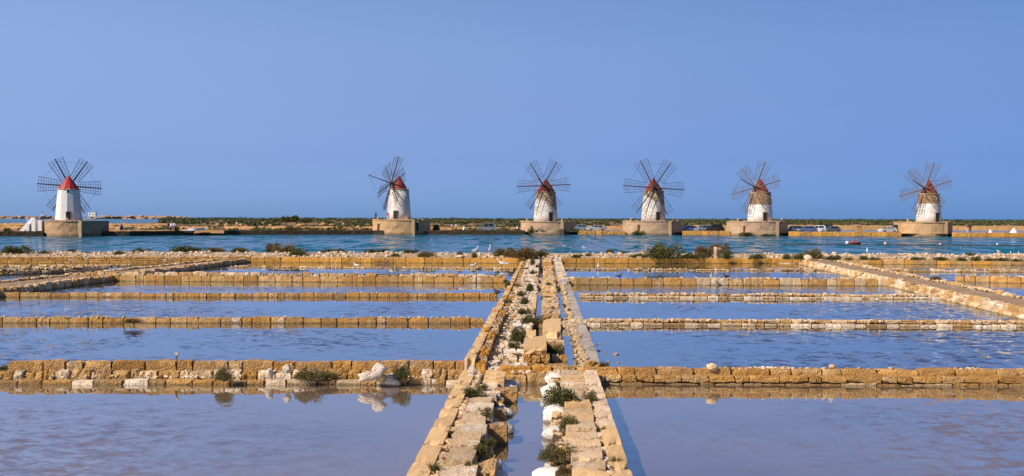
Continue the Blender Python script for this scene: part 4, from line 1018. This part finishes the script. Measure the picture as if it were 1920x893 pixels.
# far scrub: one mass nobody could count
def clump(mb, c, rx, ry, rz, n, r_):
    for _ in range(n):
        th = r_.uniform(0, 6.283); ph = math.acos(r_.uniform(0, 1)); k_ = r_.uniform(.6, 1)
        p = Vector((c[0] + rx * k_ * math.sin(ph) * math.cos(th), c[1] + ry * k_ * math.sin(ph) * math.sin(th), c[2] + rz * k_ * math.cos(ph)))
        d = Vector((r_.uniform(-1, 1), r_.uniform(-1, 1), r_.uniform(-.2, 1))).normalized(); s_ = d.cross(Vector((r_.uniform(-1, 1), r_.uniform(-1, 1), .3))).normalized(); l = rx * r_.uniform(.22, .5)
        mb.add([p - s_ * l * .4, p + s_ * l * .4, p + d * l], [(0, 1, 2)])
r_ = random.Random(21); mb = MB()
for _ in range(6500):
    px = r_.uniform(300, 2000); D = 300 + 1350 * r_.random() ** 1.5
    if px < 480 and D < 420: continue
    if px > 1290 and D < 345: D += 60
    nz = noise.noise(Vector((px * .010, D * .006, 0))) + .5 * noise.noise(Vector((px * .04, D * .02, 3)))
    if nz < -.02 and D < 1000: continue
    hi = (r_.uniform(.25, .9) + max(0, nz) * 1.0 + (1.0 if r_.random() < .03 else 0)) * (1 + .25 * D / 1000) + max(0, D - 900) / 900 * (1.2 + nz)
    rx = r_.uniform(.6, 1.9) * (1 + D / 900)
    clump(mb, (fx(px, D), D, LANDZ - .1), rx, rx * .8, hi, 26, r_)
tag(link('scrub', mb.me('scrub'), SCRUB), 'dense low green scrub covering the land to the horizon', 'scrub', kind='stuff')
mb = MB()
for _ in range(1300):
    px = r_.uniform(-40, 1100); D = r_.uniform(232, 345)
    if noise.noise(Vector((px * .02, D * .05, 2))) < -.05: continue
    if 690 < px < 810 and D < 245: continue
    rx = r_.uniform(.4, 1.6); clump(mb, (fx(px, D), D, LANDZ - .1), rx, rx, r_.uniform(.3, 1.0), 22, r_)
tag(link('scrub', mb.me('scrub'), SCRUB), 'olive ground scrub scattered over the flats behind the quay', 'scrub', kind='stuff')
# individually visible trees and bushes on the far shore
for (px, py, D, w_, h_, mat, lb, nm) in [(536, 413, 420, 17, 12, GREEN, 'dark round tree rising above the scrub, left of the pair', 'round_tree'), (556, 414, 420, 26, 12, GREEN, 'broad green tree beside the dark round one above the scrub', 'round_tree'), (574, 415, 425, 22, 9, GREEN, 'lower spreading green tree at the end of the trio above the scrub', 'round_tree')]:
    s = D / F; p = PD(px, py, D); p.z = LANDZ
    t_ = thing(nm, lb, 'tree', p); H = 3.7 - (py - h_ - 407.5) * D / F - LANDZ
    link('trunk', MB().bar((0, 0, -.1), (.1, 0, H * .6), .25, .14, 7).bar((.05, 0, H * .4), (.9, .2, H * .7), .12, .06, 5).me('trunk'), TWIG, t_)
    mb = MB()
    for _ in range(12): clump(mb, (r_.uniform(-.34, .34) * w_ * s, r_.uniform(-.8, .8), H * r_.uniform(.2, .55)), w_ * s * .22, w_ * s * .22, H * r_.uniform(.28, .45), 110, r_)
    link('crown', mb.me('crown'), mat, t_)
def far_bush(px, py, w_, h_, D, mat, lb, grp=None, z=LANDZ):
    p = PD(px, py, D); s = D / F
    return shrub((p.x, p.y, z), w_ * s * 1.1, h_ * s, mat, lb, grp)
far_bush(548, 430, 30, 12, 226 + 4, GREEN, 'dark rounded bush just behind the long dark quay')
far_bush(820, 430, 18, 14, 240, GREEN, 'dark bush growing against the right end of the second windmill base')
far_bush(14, 432, 18, 10, 204, GREEN, 'dark bush behind the quay at the left frame edge')
far_bush(1197, 441, 26, 10, 231.2, GREEN, 'rounded bush at the waterline of the squarely facing windmill base', z=.0)
far_bush(1404, 442, 34, 8, 222.5, GREEN, 'long low bush at the waterline of the bare-topped windmill base', z=.0)
far_bush(1440, 442, 26, 5, 222.2, GREEN, 'smaller weedy clump beside the long bush at the bare-topped mill base', z=.0)
far_bush(996, 440, 14, 12, 233, OLIVE, 'brownish bush at the left foot of the third windmill base', z=.3)
# ochre boulders on the flats
for i, (px, py, w_, h_) in enumerate(sorted([(492, 419, 10, 9), (452, 421, 9, 6), (445, 417, 7, 7), (462, 421, 6, 5), (505, 424, 14, 6), (532, 427, 18, 6), (565, 423, 20, 7), (605, 417, 13, 7), (622, 419, 14, 6), (644, 414, 7, 6), (660, 424, 12, 6), (672, 426, 9, 6), (690, 424, 10, 8), (410, 420, 14, 7), (425, 419, 10, 6), (232, 421, 8, 7), (245, 424, 6, 6), (1095, 430, 6, 9), (1132, 428, 7, 9), (1345, 427, 12, 8), (1365, 427, 10, 8)])):
    D = 252 + (432 - py) * 9; s = D / F; p = PD(px, py, D)
    boulder((p.x, p.y, LANDZ - .1), w_ * s, w_ * s * .8, h_ * s * 1.2, DIKE, f'ochre boulder on the flats behind the quays, {ORD[i]} from the left', 'ochre boulders on the flats', smooth=False, amp=.5)
# rocky island on the left horizon
def island(px0, px1, D, hs, label):
    t_ = thing('rocky_island', label, 'island', (fx((px0 + px1) / 2, D), D, 0)); x0 = t_.location.x; r_ = random.Random(label)
    v_, f_ = [], []; n_ = 40
    for i in range(n_ + 1):
        px = px0 + (px1 - px0) * i / n_; k_ = math.sin(math.pi * i / n_) ** .35
        for dy, h_ in ((0, -1), (12, .45), (40, .9), (90, .8), (140, -1)): v_.append((fx(px, D) - x0, dy, hs * h_ * (k_ if h_ > 0 else 1) * (1 + (.25 * noise.noise(Vector((px * .05, dy, 0))) if h_ > 0 else 0))))
    for i in range(n_):
        for j in range(4): k = i * 5 + j; f_.append((k, k + 5, k + 6, k + 1))
    link('terrain', mesh('terrain', v_, f_), ISLE, t_)
    for _ in range(int((px1 - px0) / 3)):
        px = r_.uniform(px0 + 8, px1 - 8); w_ = r_.uniform(4, 11)
        link('rock', r_.choice(rocks(ISLE, False, .5)), None, t_, (fx(px, D) - x0, r_.uniform(5, 40), r_.uniform(.5, hs * .75)), (0, 0, r_.uniform(0, 6)), (w_, w_, r_.uniform(3, 6.5)))
    return t_
island(-60, 110, 1800, 4.6, 'reddish rocky islet on the horizon behind the first windmill, left of its tower')
island(150, 345, 1800, 6.0, 'longer reddish rocky islet on the horizon with white huts, right of the first windmill')
for (px, w_, lb) in [(168, 5, 'smaller white hut on the rocky islet'), (175, 8, 'larger white hut on top of the rocky islet')]:
    s = 1790 / F; h_ = w_ * s
    t_ = thing('white_hut', lb, 'hut', (fx(px, 1800), 1800, 5.0))
    link('wall', MB().box(-h_ / 2, h_ / 2, 0, 6, -1, 4.5 + w_ * .25).me('wall'), WHITEP, t_); link('roof', MB().box(-h_ / 2 - .3, h_ / 2 + .3, -.3, 6.3, 4.502 + w_ * .25, 5.1 + w_ * .25).me('roof'), GOLDISH, t_)
    link('window', MB().box(-.8, .8, -.15, .2, 1.2, 3.2).me('window'), DARKD, t_)

# ------------------------------------------------------------------ parked cars
def paint(name, c): 
    m = plain(name, c, .25, 0, .04); return m
def car(px, py, D, ln, ht, heading, col, label, group='cars parked behind the quays'):
    p = PD(px, py, D); z0 = LANDZ + .03
    t_ = thing('parked_car', label, 'car', (p.x, p.y, z0), heading, group)
    L_ = ln; hw = .88; H = ht
    lower = [(-L_ / 2, .35), (-L_ / 2 + .05, .62), (-L_ * .47, .80), (-L_ * .22, .94), (L_ * .40, 1.0), (L_ / 2 - .03, .92), (L_ / 2, .45), (L_ / 2 - .1, .28), (-L_ / 2 + .1, .28)]
    def loft(prof, w0, w1, zlo, zhi):
        m_ = MB(); n_ = len(prof); f = lambda z: w0 + (w1 - w0) * max(0, min(1, (z - zlo) / (zhi - zlo)))
        m_.add([(x, -f(z), z) for x, z in prof] + [(x, f(z), z) for x, z in prof], [tuple(range(n_)), tuple(range(2 * n_ - 1, n_ - 1, -1))] + [(i, n_ + i, n_ + (i + 1) % n_, (i + 1) % n_) for i in range(n_)]); return m_
    body = link('body', loft(lower, hw, hw * .94, .3, 1.0).me('body'), col, t_)
    cab = [(-L_ * .24, .93), (-L_ * .10, H - .04), (-L_ * .02, H), (L_ * .28, H - .02), (L_ * .38, H - .14), (L_ * .45, .99)]
    link('roof', loft(cab, hw * .93, hw * .74, .93, H).me('roof'), col, t_)
    def pane(quad, name='window'):
        m_ = MB()
        for sd in (-1, 1):
            f = lambda z: sd * (hw * .93 + (hw * .74 - hw * .93) * (z - .93) / (H - .93) + .012)
            k_ = len(m_.v); m_.v += [(x, f(z), z) for x, z in quad]; m_.f.append(tuple(range(k_, k_ + 4)))
            link(name, MB().add([(x, f(z), z) for x, z in quad], [(0, 1, 2, 3)]).me(name), GLASS, t_)
    pane([(-L_ * .185, 1.0), (L_ * .06, 1.0), (L_ * .06, H - .12), (-L_ * .085, H - .12)]); pane([(L_ * .085, 1.0), (L_ * .36, 1.03), (L_ * .31, H - .14), (L_ * .085, H - .12)])
    a0, a1 = Vector((-L_ * .24, 0, .93)), Vector((-L_ * .10, 0, H - .04)); b0, b1 = Vector((L_ * .45, 0, .99)), Vector((L_ * .38, 0, H - .14))
    for (q0, q1, nm, sg) in ((a0, a1, 'windscreen', -1), (b0, b1, 'rear_window', 1)):
        lo = q0.lerp(q1, .12); hi2 = q0.lerp(q1, .9); o_ = Vector((sg * .02, 0, .015))
        link(nm, MB().add([lo + o_ + Vector((0, -hw * .84, 0)), lo + o_ + Vector((0, hw * .84, 0)), hi2 + o_ + Vector((0, hw * .68, 0)), hi2 + o_ + Vector((0, -hw * .68, 0))], [(0, 1, 2, 3)]).me(nm), GLASS, t_)
    for x in (-L_ * .32, L_ * .31):
        for sd in (-1, 1):
            w_ = link('wheel', MB().bar((x, sd * (hw - .18), .31), (x, sd * (hw + .03), .31), .31, None, 14).me('wheel'), RUBBER, t_)
            link('rim', MB().bar((x, sd * (hw + .0), .31), (x, sd * (hw + .04), .31), .19, None, 10).me('rim'), CHROME, w_)
    for sd in (-1, 1): link('headlight', MB().box(-L_ / 2 - .01, -L_ / 2 + .12, sd * .62 - .17, sd * .62 + .17, .62, .76).me('headlight'), LAMP, t_)
    return t_
CW, CS, CB, CK, CT = paint('white_paint', (.50, .50, .50)), paint('silver_paint', (.15, .17, .20)), paint('blue_paint', (.12, .17, .32)), paint('black_paint', (.018, .02, .022)), paint('teal_grey_paint', (.22, .30, .33))
suv = car(913, 431, 243, 4.5, 1.85, 0, CS, 'silver four-by-four with dark windows parked near the third windmill')
car(1117, 431, 243, 4.3, 1.45, .25, CW, 'white car parked between the third and the squarely facing windmill')
car(1087, 430, 250, 4.2, 1.5, .1, CT, 'grey-green car parked right behind the shaded flank of the third windmill')
car(1290, 431, 239, 4.2, 1.45, .2, CB, 'blue car parked beside the squarely facing windmill base')
car(1319, 432, 237, 3.9, 1.55, .3, CT, 'pale teal hatchback parked next to the black car')
car(1338, 432, 236, 4.5, 1.75, .2, CK, 'large black car parked on the golden quay')
car(1489, 433, 231, 4.0, 1.5, .3, CS, 'silver car parked first in the row right of the bare-topped windmill')
car(1512, 433, 230, 4.2, 1.45, .2, CB, 'dark blue car parked second in the row right of the bare-topped windmill')
car(1533, 433, 230.5, 4.2, 1.6, -.4, CW, 'white car parked third in the row right of the bare-topped windmill')
car(1545, 431, 236, 4.4, 1.75, .1, CK, 'black car parked behind the white one in the row')
car(1558, 433, 228.5, 4.0, 1.45, .4, CS, 'pale silver car parked at the end of the row')
car(1680, 433, 227, 4.4, 1.8, 0, CK, 'black car parked close to the rightmost windmill base')
car(1664, 433, 226, 3.6, 1.35, .2, CW, 'white car parked in front of the black one by the rightmost windmill')
# stone post, parasols, salt heaps on the quay
p = PD(1610, 437, 225.2)
t_ = thing('stone_pillar', 'squat ochre stone pillar standing on the quay above the canoe', 'pillar', (p.x, p.y, .85)); link('shaft', MB().box(-.5, .5, -.4, .4, -.2, 1.25).me('shaft'), DIKE, t_); link('cap', MB().box(-.6, .6, -.5, .5, 1.252, 1.45).me('cap'), GOLDISH, t_)
def heap(px, py, w_, h_, D, lb):
    s = D / F; p = PD(px, py, D); mb = MB(); n_ = 14; prof = [(.5, 0), (.34, .34), (.16, .74), (.02, 1)]; r_ = random.Random(px)
    for rr, zz in prof:
        for i in range(n_): th = 6.283 * i / n_; q = rr * w_ * s * (1 + r_.uniform(-.08, .08)); mb.v.append((q * math.cos(th), q * .8 * math.sin(th), zz * h_ * s))
    for k in range(3):
        for i in range(n_): a = k * n_ + i; b = k * n_ + (i + 1) % n_; mb.f.append((a, b, b + n_, a + n_))
    mb.f.append(tuple(3 * n_ + i for i in range(n_)))
    return tag(link('salt_heap', mb.me('salt_heap'), SALTM, None, (p.x, p.y, LANDZ - .05)), lb, 'salt heap', 'salt heaps on the far shore')
heap(1901, 437, 19, 12, 222, 'largest white conical salt heap on the quay near the frame edge')
heap(1857, 436, 11, 9, 223, 'small greyish salt heap on the quay beside the couple')
heap(1865, 419, 15, 9, 305, 'white salt heap on the far dike behind the pond')
heap(1898, 420, 8, 5, 306, 'tiny white salt heap at the right end of the far dike')
heap(1490, 420, 12, 6, 306, 'low white salt heap on the far dike beside the bare-topped windmill')
heap(1592, 420, 9, 6, 306, 'narrow white salt heap on the far dike above the pillar')
heap(870, 430, 8, 9, 256, 'white salt heap among rubble left of the four-by-four')
heap(790, 431, 5, 5, 244, 'little pale heap at the corner of the second windmill base')
heap(970, 429, 7, 8, 262, 'white pointed heap left of the third windmill')

# ------------------------------------------------------------------ people (small in the distance, whole figures)
def person(loc, facing, label, shirt, trousers, hair, pose='stand', skirt=False, scale=1.0, hat=None):
    """one continuous skinned body, coloured by region"""
    V = dict(pel=(0, 0, .95), belly=(0, 0, 1.12), chest=(0, .01, 1.32), neck=(0, 0, 1.48), head=(0, -.015, 1.60), top=(0, -.01, 1.72),
             ls=(-.19, 0, 1.40), le=(-.26, .02, 1.13), lw=(-.25, -.09, .88), lh=(-.24, -.13, .79), rs=(.19, 0, 1.40), re=(.26, .02, 1.13), rw=(.25, -.09, .88), rh=(.24, -.13, .79),
             lhip=(-.1, 0, .9), lk=(-.11, -.03, .5), la=(-.11, .02, .09), lt=(-.12, -.15, .03), rhip=(.1, 0, .9), rk=(.11, -.03, .5), ra=(.11, .02, .09), rtoe=(.12, -.15, .03))
    if pose == 'walk':
        V.update(lk=(-.1, -.18, .52), la=(-.1, -.25, .1), lt=(-.1, -.42, .06), rk=(.1, .02, .5), ra=(.1, .30, .13), rtoe=(.1, .18, .03), le=(-.26, .12, 1.14), lw=(-.24, .14, .9), lh=(-.23, .14, .81), re=(.26, -.08, 1.14), rw=(.24, -.22, .95), rh=(.23, -.28, .88))
    if pose == 'arm':
        V.update(re=(.30, -.18, 1.42), rw=(.22, -.40, 1.55), rh=(.2, -.48, 1.58))
    if pose == 'sit':
        V.update(lk=(-.13, -.42, .93), la=(-.13, -.62, .80), lt=(-.13, -.76, .82), rk=(.13, -.42, .93), ra=(.13, -.62, .80), rtoe=(.13, -.76, .82), le=(-.3, -.12, 1.16), lw=(-.22, -.34, 1.2), lh=(-.2, -.42, 1.22), re=(.3, -.12, 1.16), rw=(.22, -.34, 1.24), rh=(.2, -.42, 1.26))
    RAD = dict(pel=.15, belly=.135, chest=.165, neck=.06, head=.105, top=.075, ls=.075, le=.05, lw=.035, lh=.045, rs=.075, re=.05, rw=.035, rh=.045, lhip=.105, lk=.07, la=.045, lt=.04, rhip=.105, rk=.07, ra=.045, rtoe=.04)
    E = [('pel', 'belly'), ('belly', 'chest'), ('chest', 'neck'), ('neck', 'head'), ('head', 'top'), ('chest', 'ls'), ('ls', 'le'), ('le', 'lw'), ('lw', 'lh'), ('chest', 'rs'), ('rs', 're'), ('re', 'rw'), ('rw', 'rh'), ('pel', 'lhip'), ('lhip', 'lk'), ('lk', 'la'), ('la', 'lt'), ('pel', 'rhip'), ('rhip', 'rk'), ('rk', 'ra'), ('ra', 'rtoe')]
    keys = list(V); me = bpy.data.meshes.new('body'); me.from_pydata([V[k] for k in keys], [(keys.index(a), keys.index(b)) for a, b in E], [])
    o = bpy.data.objects.new('tmp', me); C.objects.link(o)
    md = o.modifiers.new('skin', 'SKIN'); o.modifiers.new('sub', 'SUBSURF').levels = 1
    for i, k in enumerate(keys): me.skin_vertices[0].data[i].radius = (RAD[k], RAD[k] * (.72 if k in ('belly', 'chest', 'pel') else 1))
    me.skin_vertices[0].data[0].use_root = True
    dg = bpy.context.evaluated_depsgraph_get(); m2 = bpy.data.meshes.new_from_object(o.evaluated_get(dg)); bpy.data.objects.remove(o)
    SK = MATP['skin']
    for m_ in (shirt, trousers, SK): m2.materials.append(m_)
    for pg in m2.polygons:
        c = pg.center; pg.use_smooth = True
        hand = min((c - Vector(V['lh'])).length, (c - Vector(V['rh'])).length) < .11
        pg.material_index = 2 if c.z > 1.46 or hand else (0 if c.z > .98 and not (pose == 'sit' and c.y < -.3 and abs(c.x) < .19) else 1)
    t_ = thing('person', label, 'person', loc, facing); t_.scale = (scale,) * 3
    m2.name = 'body'; link('body', m2, None, t_)
    mb = MB(); mb.lathe([(.085, 1.58), (.115, 1.63), (.11, 1.70), (.06, 1.755), (.01, 1.765)], 10, 0, .02)
    link('hair', mb.me('hair', True), hair, t_)
    if hat: link('hat', MB().lathe([(.24, 1.70), (.24, 1.72), (.12, 1.725), (.11, 1.83), (.02, 1.85)], 12).me('hat', True), hat, t_)
    if skirt: link('skirt', MB().lathe([(.14, 1.02), (.2, .85), (.27, .5), (.32, .22)], 14, 0, -.02, cap=False).me('skirt', True), trousers, t_)
    return t_
MATP = {k: plain('cloth_' + k, c, .9, var=.15, scale=8) for k, c in dict(skin=(.45, .25, .16), white=(.75, .74, .74), blue=(.04, .09, .30), navy=(.02, .03, .08), black=(.02, .02, .022), lilac=(.55, .52, .72), grey=(.45, .46, .5), red=(.5, .05, .04), hair=(.03, .02, .014), fair=(.32, .2, .1), straw=(.6, .42, .2)).items()}
mp_ = MATP
def at_far(px, D, z): x = PD(px, 430, D); return (x.x, D, z)
person(at_far(228, 207.5, .93), R(100), 'person in white top and long blue skirt walking along the quay', mp_['white'], mp_['blue'], mp_['hair'], 'walk', True, hat=mp_['straw'])
person(at_far(316, 213, .93), R(10), 'person in navy standing with the group on the quay', mp_['navy'], mp_['navy'], mp_['hair'], 'stand')
person(at_far(321, 212, .93), R(-30), 'person in white shirt and dark trousers within the group on the quay', mp_['white'], mp_['navy'], mp_['fair'], 'arm')
person(at_far(326, 213.5, .93), R(160), 'person in lilac seen at the edge of the group on the quay', mp_['lilac'], mp_['blue'], mp_['hair'], 'stand')
person(at_far(53, 203.3, 1.95), R(-90), 'person in lilac descending the white stair', mp_['lilac'], mp_['lilac'], mp_['fair'], 'walk')
person((PD(79, 430, 206).x, 206, 2.8), R(-60), 'person in white top and black trousers at the top of the white stair', mp_['white'], mp_['black'], mp_['hair'], 'walk')
zb2 = MI[1][2] + .16
person((PD(727, 430, 234).x, 233.4, zb2), R(0), 'person in red top beside the second windmill tower', mp_['red'], mp_['grey'], mp_['fair'], 'stand')
person((PD(704, 430, 235).x, 235.5, zb2), R(40), 'person in dark blue at the left end of the second windmill platform', mp_['blue'], mp_['navy'], mp_['hair'], 'stand')
person(at_far(1814, 222, .93), R(20), 'person in red and white sitting side of the couple on the right quay', mp_['red'], mp_['white'], mp_['hair'], 'stand')
person(at_far(1819, 222.5, .93), R(-10), 'taller person in black of the couple on the right quay', mp_['black'], mp_['black'], mp_['hair'], 'stand', scale=1.12)
person(at_far(848, 244, LANDZ), R(30), 'person in white top among the rubble left of the four-by-four', mp_['white'], mp_['red'], mp_['hair'], 'stand')
person(at_far(855, 246, LANDZ), R(-30), 'person in white with reddish trousers stooping near the rubble heap', mp_['grey'], mp_['red'], mp_['fair'], 'walk')

# green round bin near the group, white scooter, flat stone table
p = at_far(332, 212.5, .9); t_ = thing('green_bush', 'round dark bush right beside the group on the quay', 'shrub', p); link('foliage', shrub_meshes(GREEN, 'bush')[1], None, t_, scale=(.65, .6, 1.2)); tag(link('stem', TWIGS[0], None, t_, scale=(.6, .6, 1)), kind='stuff')
p = at_far(355, 213, .95); t_ = thing('stone_table', 'pale flat stone slab on the quay beside the group', 'stone slab', p); link('top', MB().box(-1.3, 1.0, -.5, .5, .02, .16).me('top'), SALTM, t_); link('support', MB().box(-.9, .6, -.3, .3, -.3, .018).me('support'), DIKE, t_)
p = at_far(368, 214, .93); t_ = thing('rowing_boat', 'small white rowing boat pulled up on the dark quay', 'boat', p, .2)
hullv, hullf = [], []
for i, x in enumerate([-1.5, -1.2, -.4, .5, 1.3, 1.7]):
    wv = [.42, .5, .58, .5, .28, .03][i]
    hullv += [(x, -wv, .5 + (.12 if i > 3 else 0)), (x, -wv * .6, .08), (x, wv * .6, .08), (x, wv, .5 + (.12 if i > 3 else 0))]
for i in range(5):
    for j in range(3): k = i * 4 + j; hullf.append((k, k + 4, k + 5, k + 1))
hullf.append((0, 1, 2, 3)); link('hull', mesh('hull', hullv, hullf), SALTM, t_)
for x in (-.8, .3): link('thwart', MB().box(x - .12, x + .12, -.5, .5, .36, .4).me('thwart'), WOODP, t_)

# ------------------------------------------------------------------ canal: canoe, float line, buoys
p = P(1602, 458.5)
t_ = thing('dinghy', 'small red dinghy with a thin mast and a white float moored on the canal', 'boat', (p.x, p.y, 0), R(4))
cv, cf = [], []
for i, x in enumerate([-.75, -.6, -.3, 0, .35, .7, .95]):
    wv = [.30, .34, .38, .4, .34, .2, .03][i]; zz = [.30, .28, .26, .25, .28, .33, .42][i]
    cv += [(x, -wv, zz), (x, -wv * .7, 0), (x, wv * .7, 0), (x, wv, zz)]
for i in range(6):
    for j in range(3): k = i * 4 + j; cf.append((k, k + 4, k + 5, k + 1))
cf.append((0, 1, 2, 3))
link('hull', mesh('hull', cv, cf), plain('red_hull', (.20, .035, .03), .6), t_)
link('mast', MB().bar((.05, 0, .05), (.15, 0, 1.85), .04, .025, 6).me('mast'), WOOD, t_)
link('seat', MB().box(-.25, .0, -.34, .34, .22, .5).me('seat'), MATP['red'], t_)
link('float', MB().lathe([(.05, -.02), (.24, .05), (.28, .25), (.16, .44), (.03, .5)], 10, -1.05, .0).me('float', True), BIRDW, t_)
# long low stone sill just breaking the surface across the right half of the canal
v_, f_ = [], []; a, b = P(1470, 459.0), P(1990, 461.5); n_ = 90; r_ = random.Random(5)
for i in range(n_ + 1):
    q = a.lerp(b, i / n_); h_ = .10 + r_.uniform(-.05, .06)
    v_ += [(q.x, q.y - .5, -.1), (q.x, q.y - .2, h_), (q.x, q.y + .3, h_), (q.x, q.y + .6, -.1)]
for i in range(n_):
    for j in range(3): k = i * 4 + j; f_.append((k, k + 4, k + 5, k + 1))
tag(link('stone_sill', mesh('stone_sill', v_, f_), DARKQ), 'long dark stone sill barely breaking the canal surface on the right', 'sill')
def buoy(px, py, w_, h_, lb, mat):
    p = P(px, py); s = p.y / F; t_ = thing('buoy', lb, 'buoy', (p.x, p.y, 0), 0, 'buoys on the canal')
    link('float', MB().lathe([(.05, -.15), (w_ * s * .42, -.05), (w_ * s * .5, h_ * s * .35), (w_ * s * .3, h_ * s * .75), (.04, h_ * s * .82)], 10).me('float', True), mat, t_)
    link('staff', MB().bar((0, 0, h_ * s * .8), (0, 0, h_ * s), .035, .03, 5).me('staff'), BIRDW, t_)
SAND = plain('faded_pink_float', (.62, .44, .38), .7)
buoy(1660, 459, 6, 6, 'large pale pink buoy on the stone sill right of the canoe', SAND)
buoy(1763, 459.5, 5, 4, 'small reddish buoy on the stone sill below the rightmost windmill', SAND)
buoy(1870, 459.5, 4, 4, 'small white buoy at the far right end of the stone sill', BIRDW)
buoy(1626, 473, 4, 9, 'slim white buoy standing in the canal below the canoe', BIRDW)
buoy(1895, 478, 2.2, 7, 'white marker stick in the canal, left of the pair near the frame edge', BIRDW)
buoy(1910, 478, 2.2, 7, 'white marker stick in the canal, right of the pair near the frame edge', BIRDW)

# ------------------------------------------------------------------ birds
def bird_meshes():
    rings = [(-.26, .015, .20, .02), (-.18, .06, .19, .05), (-.05, .10, .18, .085), (.08, .105, .19, .10), (.17, .07, .23, .08), (.22, .04, .31, .045), (.25, .036, .37, .042), (.30, .04, .40, .045), (.345, .012, .395, .014)]
    v_, f_ = [], []; n_ = 10
    for x, w_, z, h_ in rings:
        for i in range(n_): th = 6.283 * i / n_; v_.append((x, w_ * math.cos(th), z + h_ * math.sin(th)))
    for k in range(len(rings) - 1):
        for i in range(n_): a = k * n_ + i; b = k * n_ + (i + 1) % n_; f_.append((a, b, b + n_, a + n_))
    f_ += [tuple(range(n_)), tuple((len(rings) - 1) * n_ + i for i in range(n_ - 1, -1, -1))]
    body = mesh('body', v_, f_, True)
    wing = MB()
    wv = [(.12, .108, .24), (-.02, .115, .25), (-.2, .075, .22), (-.36, .03, .19), (-.2, .095, .15), (-.02, .118, .14), (.1, .112, .17)]
    wing.add(wv + [(x, y + .014, z) for x, y, z in wv], [tuple(range(7)), tuple(range(13, 6, -1))] + [(i, 7 + i, 7 + (i + 1) % 7, (i + 1) % 7) for i in range(7)])
    beak = MB().bar((.34, 0, .395), (.41, 0, .385), .014, .004, 5).me('beak'); leg = MB().bar((.0, 0, .12), (.01, 0, 0), .009, .008, 5).bar((.01, 0, .004), (.06, 0, .004), .008, .004, 4).me('leg')
    return body, wing.me('wing'), beak, leg
BB = bird_meshes()
def bird(loc, rz, label, mats, group, name='gull', cat='gull', scale=1.0, legs=True, upright=1.0):
    t_ = thing(name, label, cat, loc, rz, group); t_.scale = (scale, scale, scale * upright)
    def cp(nm, me, mat, **k):
        m_ = me.copy(); m_.materials.append(mat); return link(nm, m_, None, t_, **k)
    cp('body', BB[0], mats[0]); cp('wing', BB[1], mats[1]); cp('wing', BB[1], mats[1], scale=(1, -1, 1)); cp('beak', BB[2], mats[2])
    if legs:
        for sd in (-.045, .045): cp('leg', BB[3], mats[2], loc=(0, sd, 0))
    return t_
gm = (BIRDW, BIRDG, BEAK); wm = (BIRDW, BIRDW, BEAK); bm_ = (BIRDB, BIRDB, BIRDB)
def on(px, py, z): p = P(px, py, z); return (p.x, p.y, z)
GE = 'gulls on the embankment'
bird(on(841, 479, .62), R(200), 'white gull crouching on the canal edge, left of the standing pair', wm, GE, scale=.8)
bird(on(890, 478, .62), R(20), 'grey-backed gull standing on the canal edge beside a shrub', gm, GE, scale=1.0, upright=1.7)
bird(on(918, 478, .62), R(80), 'upright white gull standing tall on the canal edge', wm, GE, scale=.9, upright=2.2)
bird(on(943, 500, .13), R(180), 'large white swan-like bird on the thin wall beside the causeway', wm, 'white birds on the thin wall', name='white_bird', cat='bird', scale=1.35)
bird(on(886, 502, .13), R(20), 'white bird resting on the thin wall left of the causeway', wm, 'white birds on the thin wall', name='white_bird', cat='bird', scale=.9)
bird(on(668, 501, .13), R(150), 'white bird on the thin wall far left of the causeway', wm, 'white birds on the thin wall', name='white_bird', cat='bird', scale=.8)
bird(on(1122, 505, .0), R(90), 'small upright white bird wading right of the causeway', wm, 'white birds on the thin wall', name='white_bird', cat='bird', scale=.7, upright=1.7)
bird(on(1862, 497, .0), R(60), 'white bird wading by the golden wall at the right frame edge', wm, 'white birds on the thin wall', name='white_bird', cat='bird', scale=.9, upright=1.5)
bird(on(932, 556, .22), R(170), 'black bird perched where the third left wall meets the causeway', bm_, None, name='black_bird', cat='bird', scale=.7, upright=1.5)
for (px, py, lb) in [(1161, 521, 'small dark wader standing first on the fourth right wall'), (1235, 522, 'small dark wader standing mid-way along the fourth right wall'), (1362, 522, 'small dark wader standing further along the fourth right wall'), (1334, 521, 'small pale wader next to another on the fourth right wall')]:
    bird(on(px, py + 1.5, .40), R(random.uniform(0, 360)), lb, gm if 'pale' in lb else bm_, 'waders on the fourth right wall', name='wader', cat='bird', scale=.65, upright=1.2)
for (px, py, lb) in [(1058, 462, 'white gull floating on the canal above the end of the causeway'), (1070, 464.5, 'second white gull floating near it on the canal'), (1095, 464, 'grey gull floating on the canal between the gulls'), (1212, 464, 'white gull floating below the squarely facing windmill'), (1802, 465, 'pale gull floating below the rightmost windmill'), (1872, 472, 'gull floating near the marker sticks'), (870, 463, 'tiny gull floating on the canal below the four-by-four')]:
    bird((P(px, py).x, P(px, py).y, -.12), R(random.uniform(0, 360)), lb, gm if 'grey' in lb else wm, 'gulls floating on the canal', scale=.8 if 'tiny' not in lb else .6, legs=False)

# wooden post by the three-step wall
p = P(330, 690, .2); t_ = thing('wooden_post', 'thin weathered wooden post standing at the three-step wall', 'post', (p.x, p.y + .05, .15))
link('stake', MB().box(-.018, .018, -.018, .018, -.1, .34).me('stake'), WOODP, t_); link('cap', MB().box(-.035, .035, -.03, .03, .341, .40).me('cap'), PALEROCK, t_)
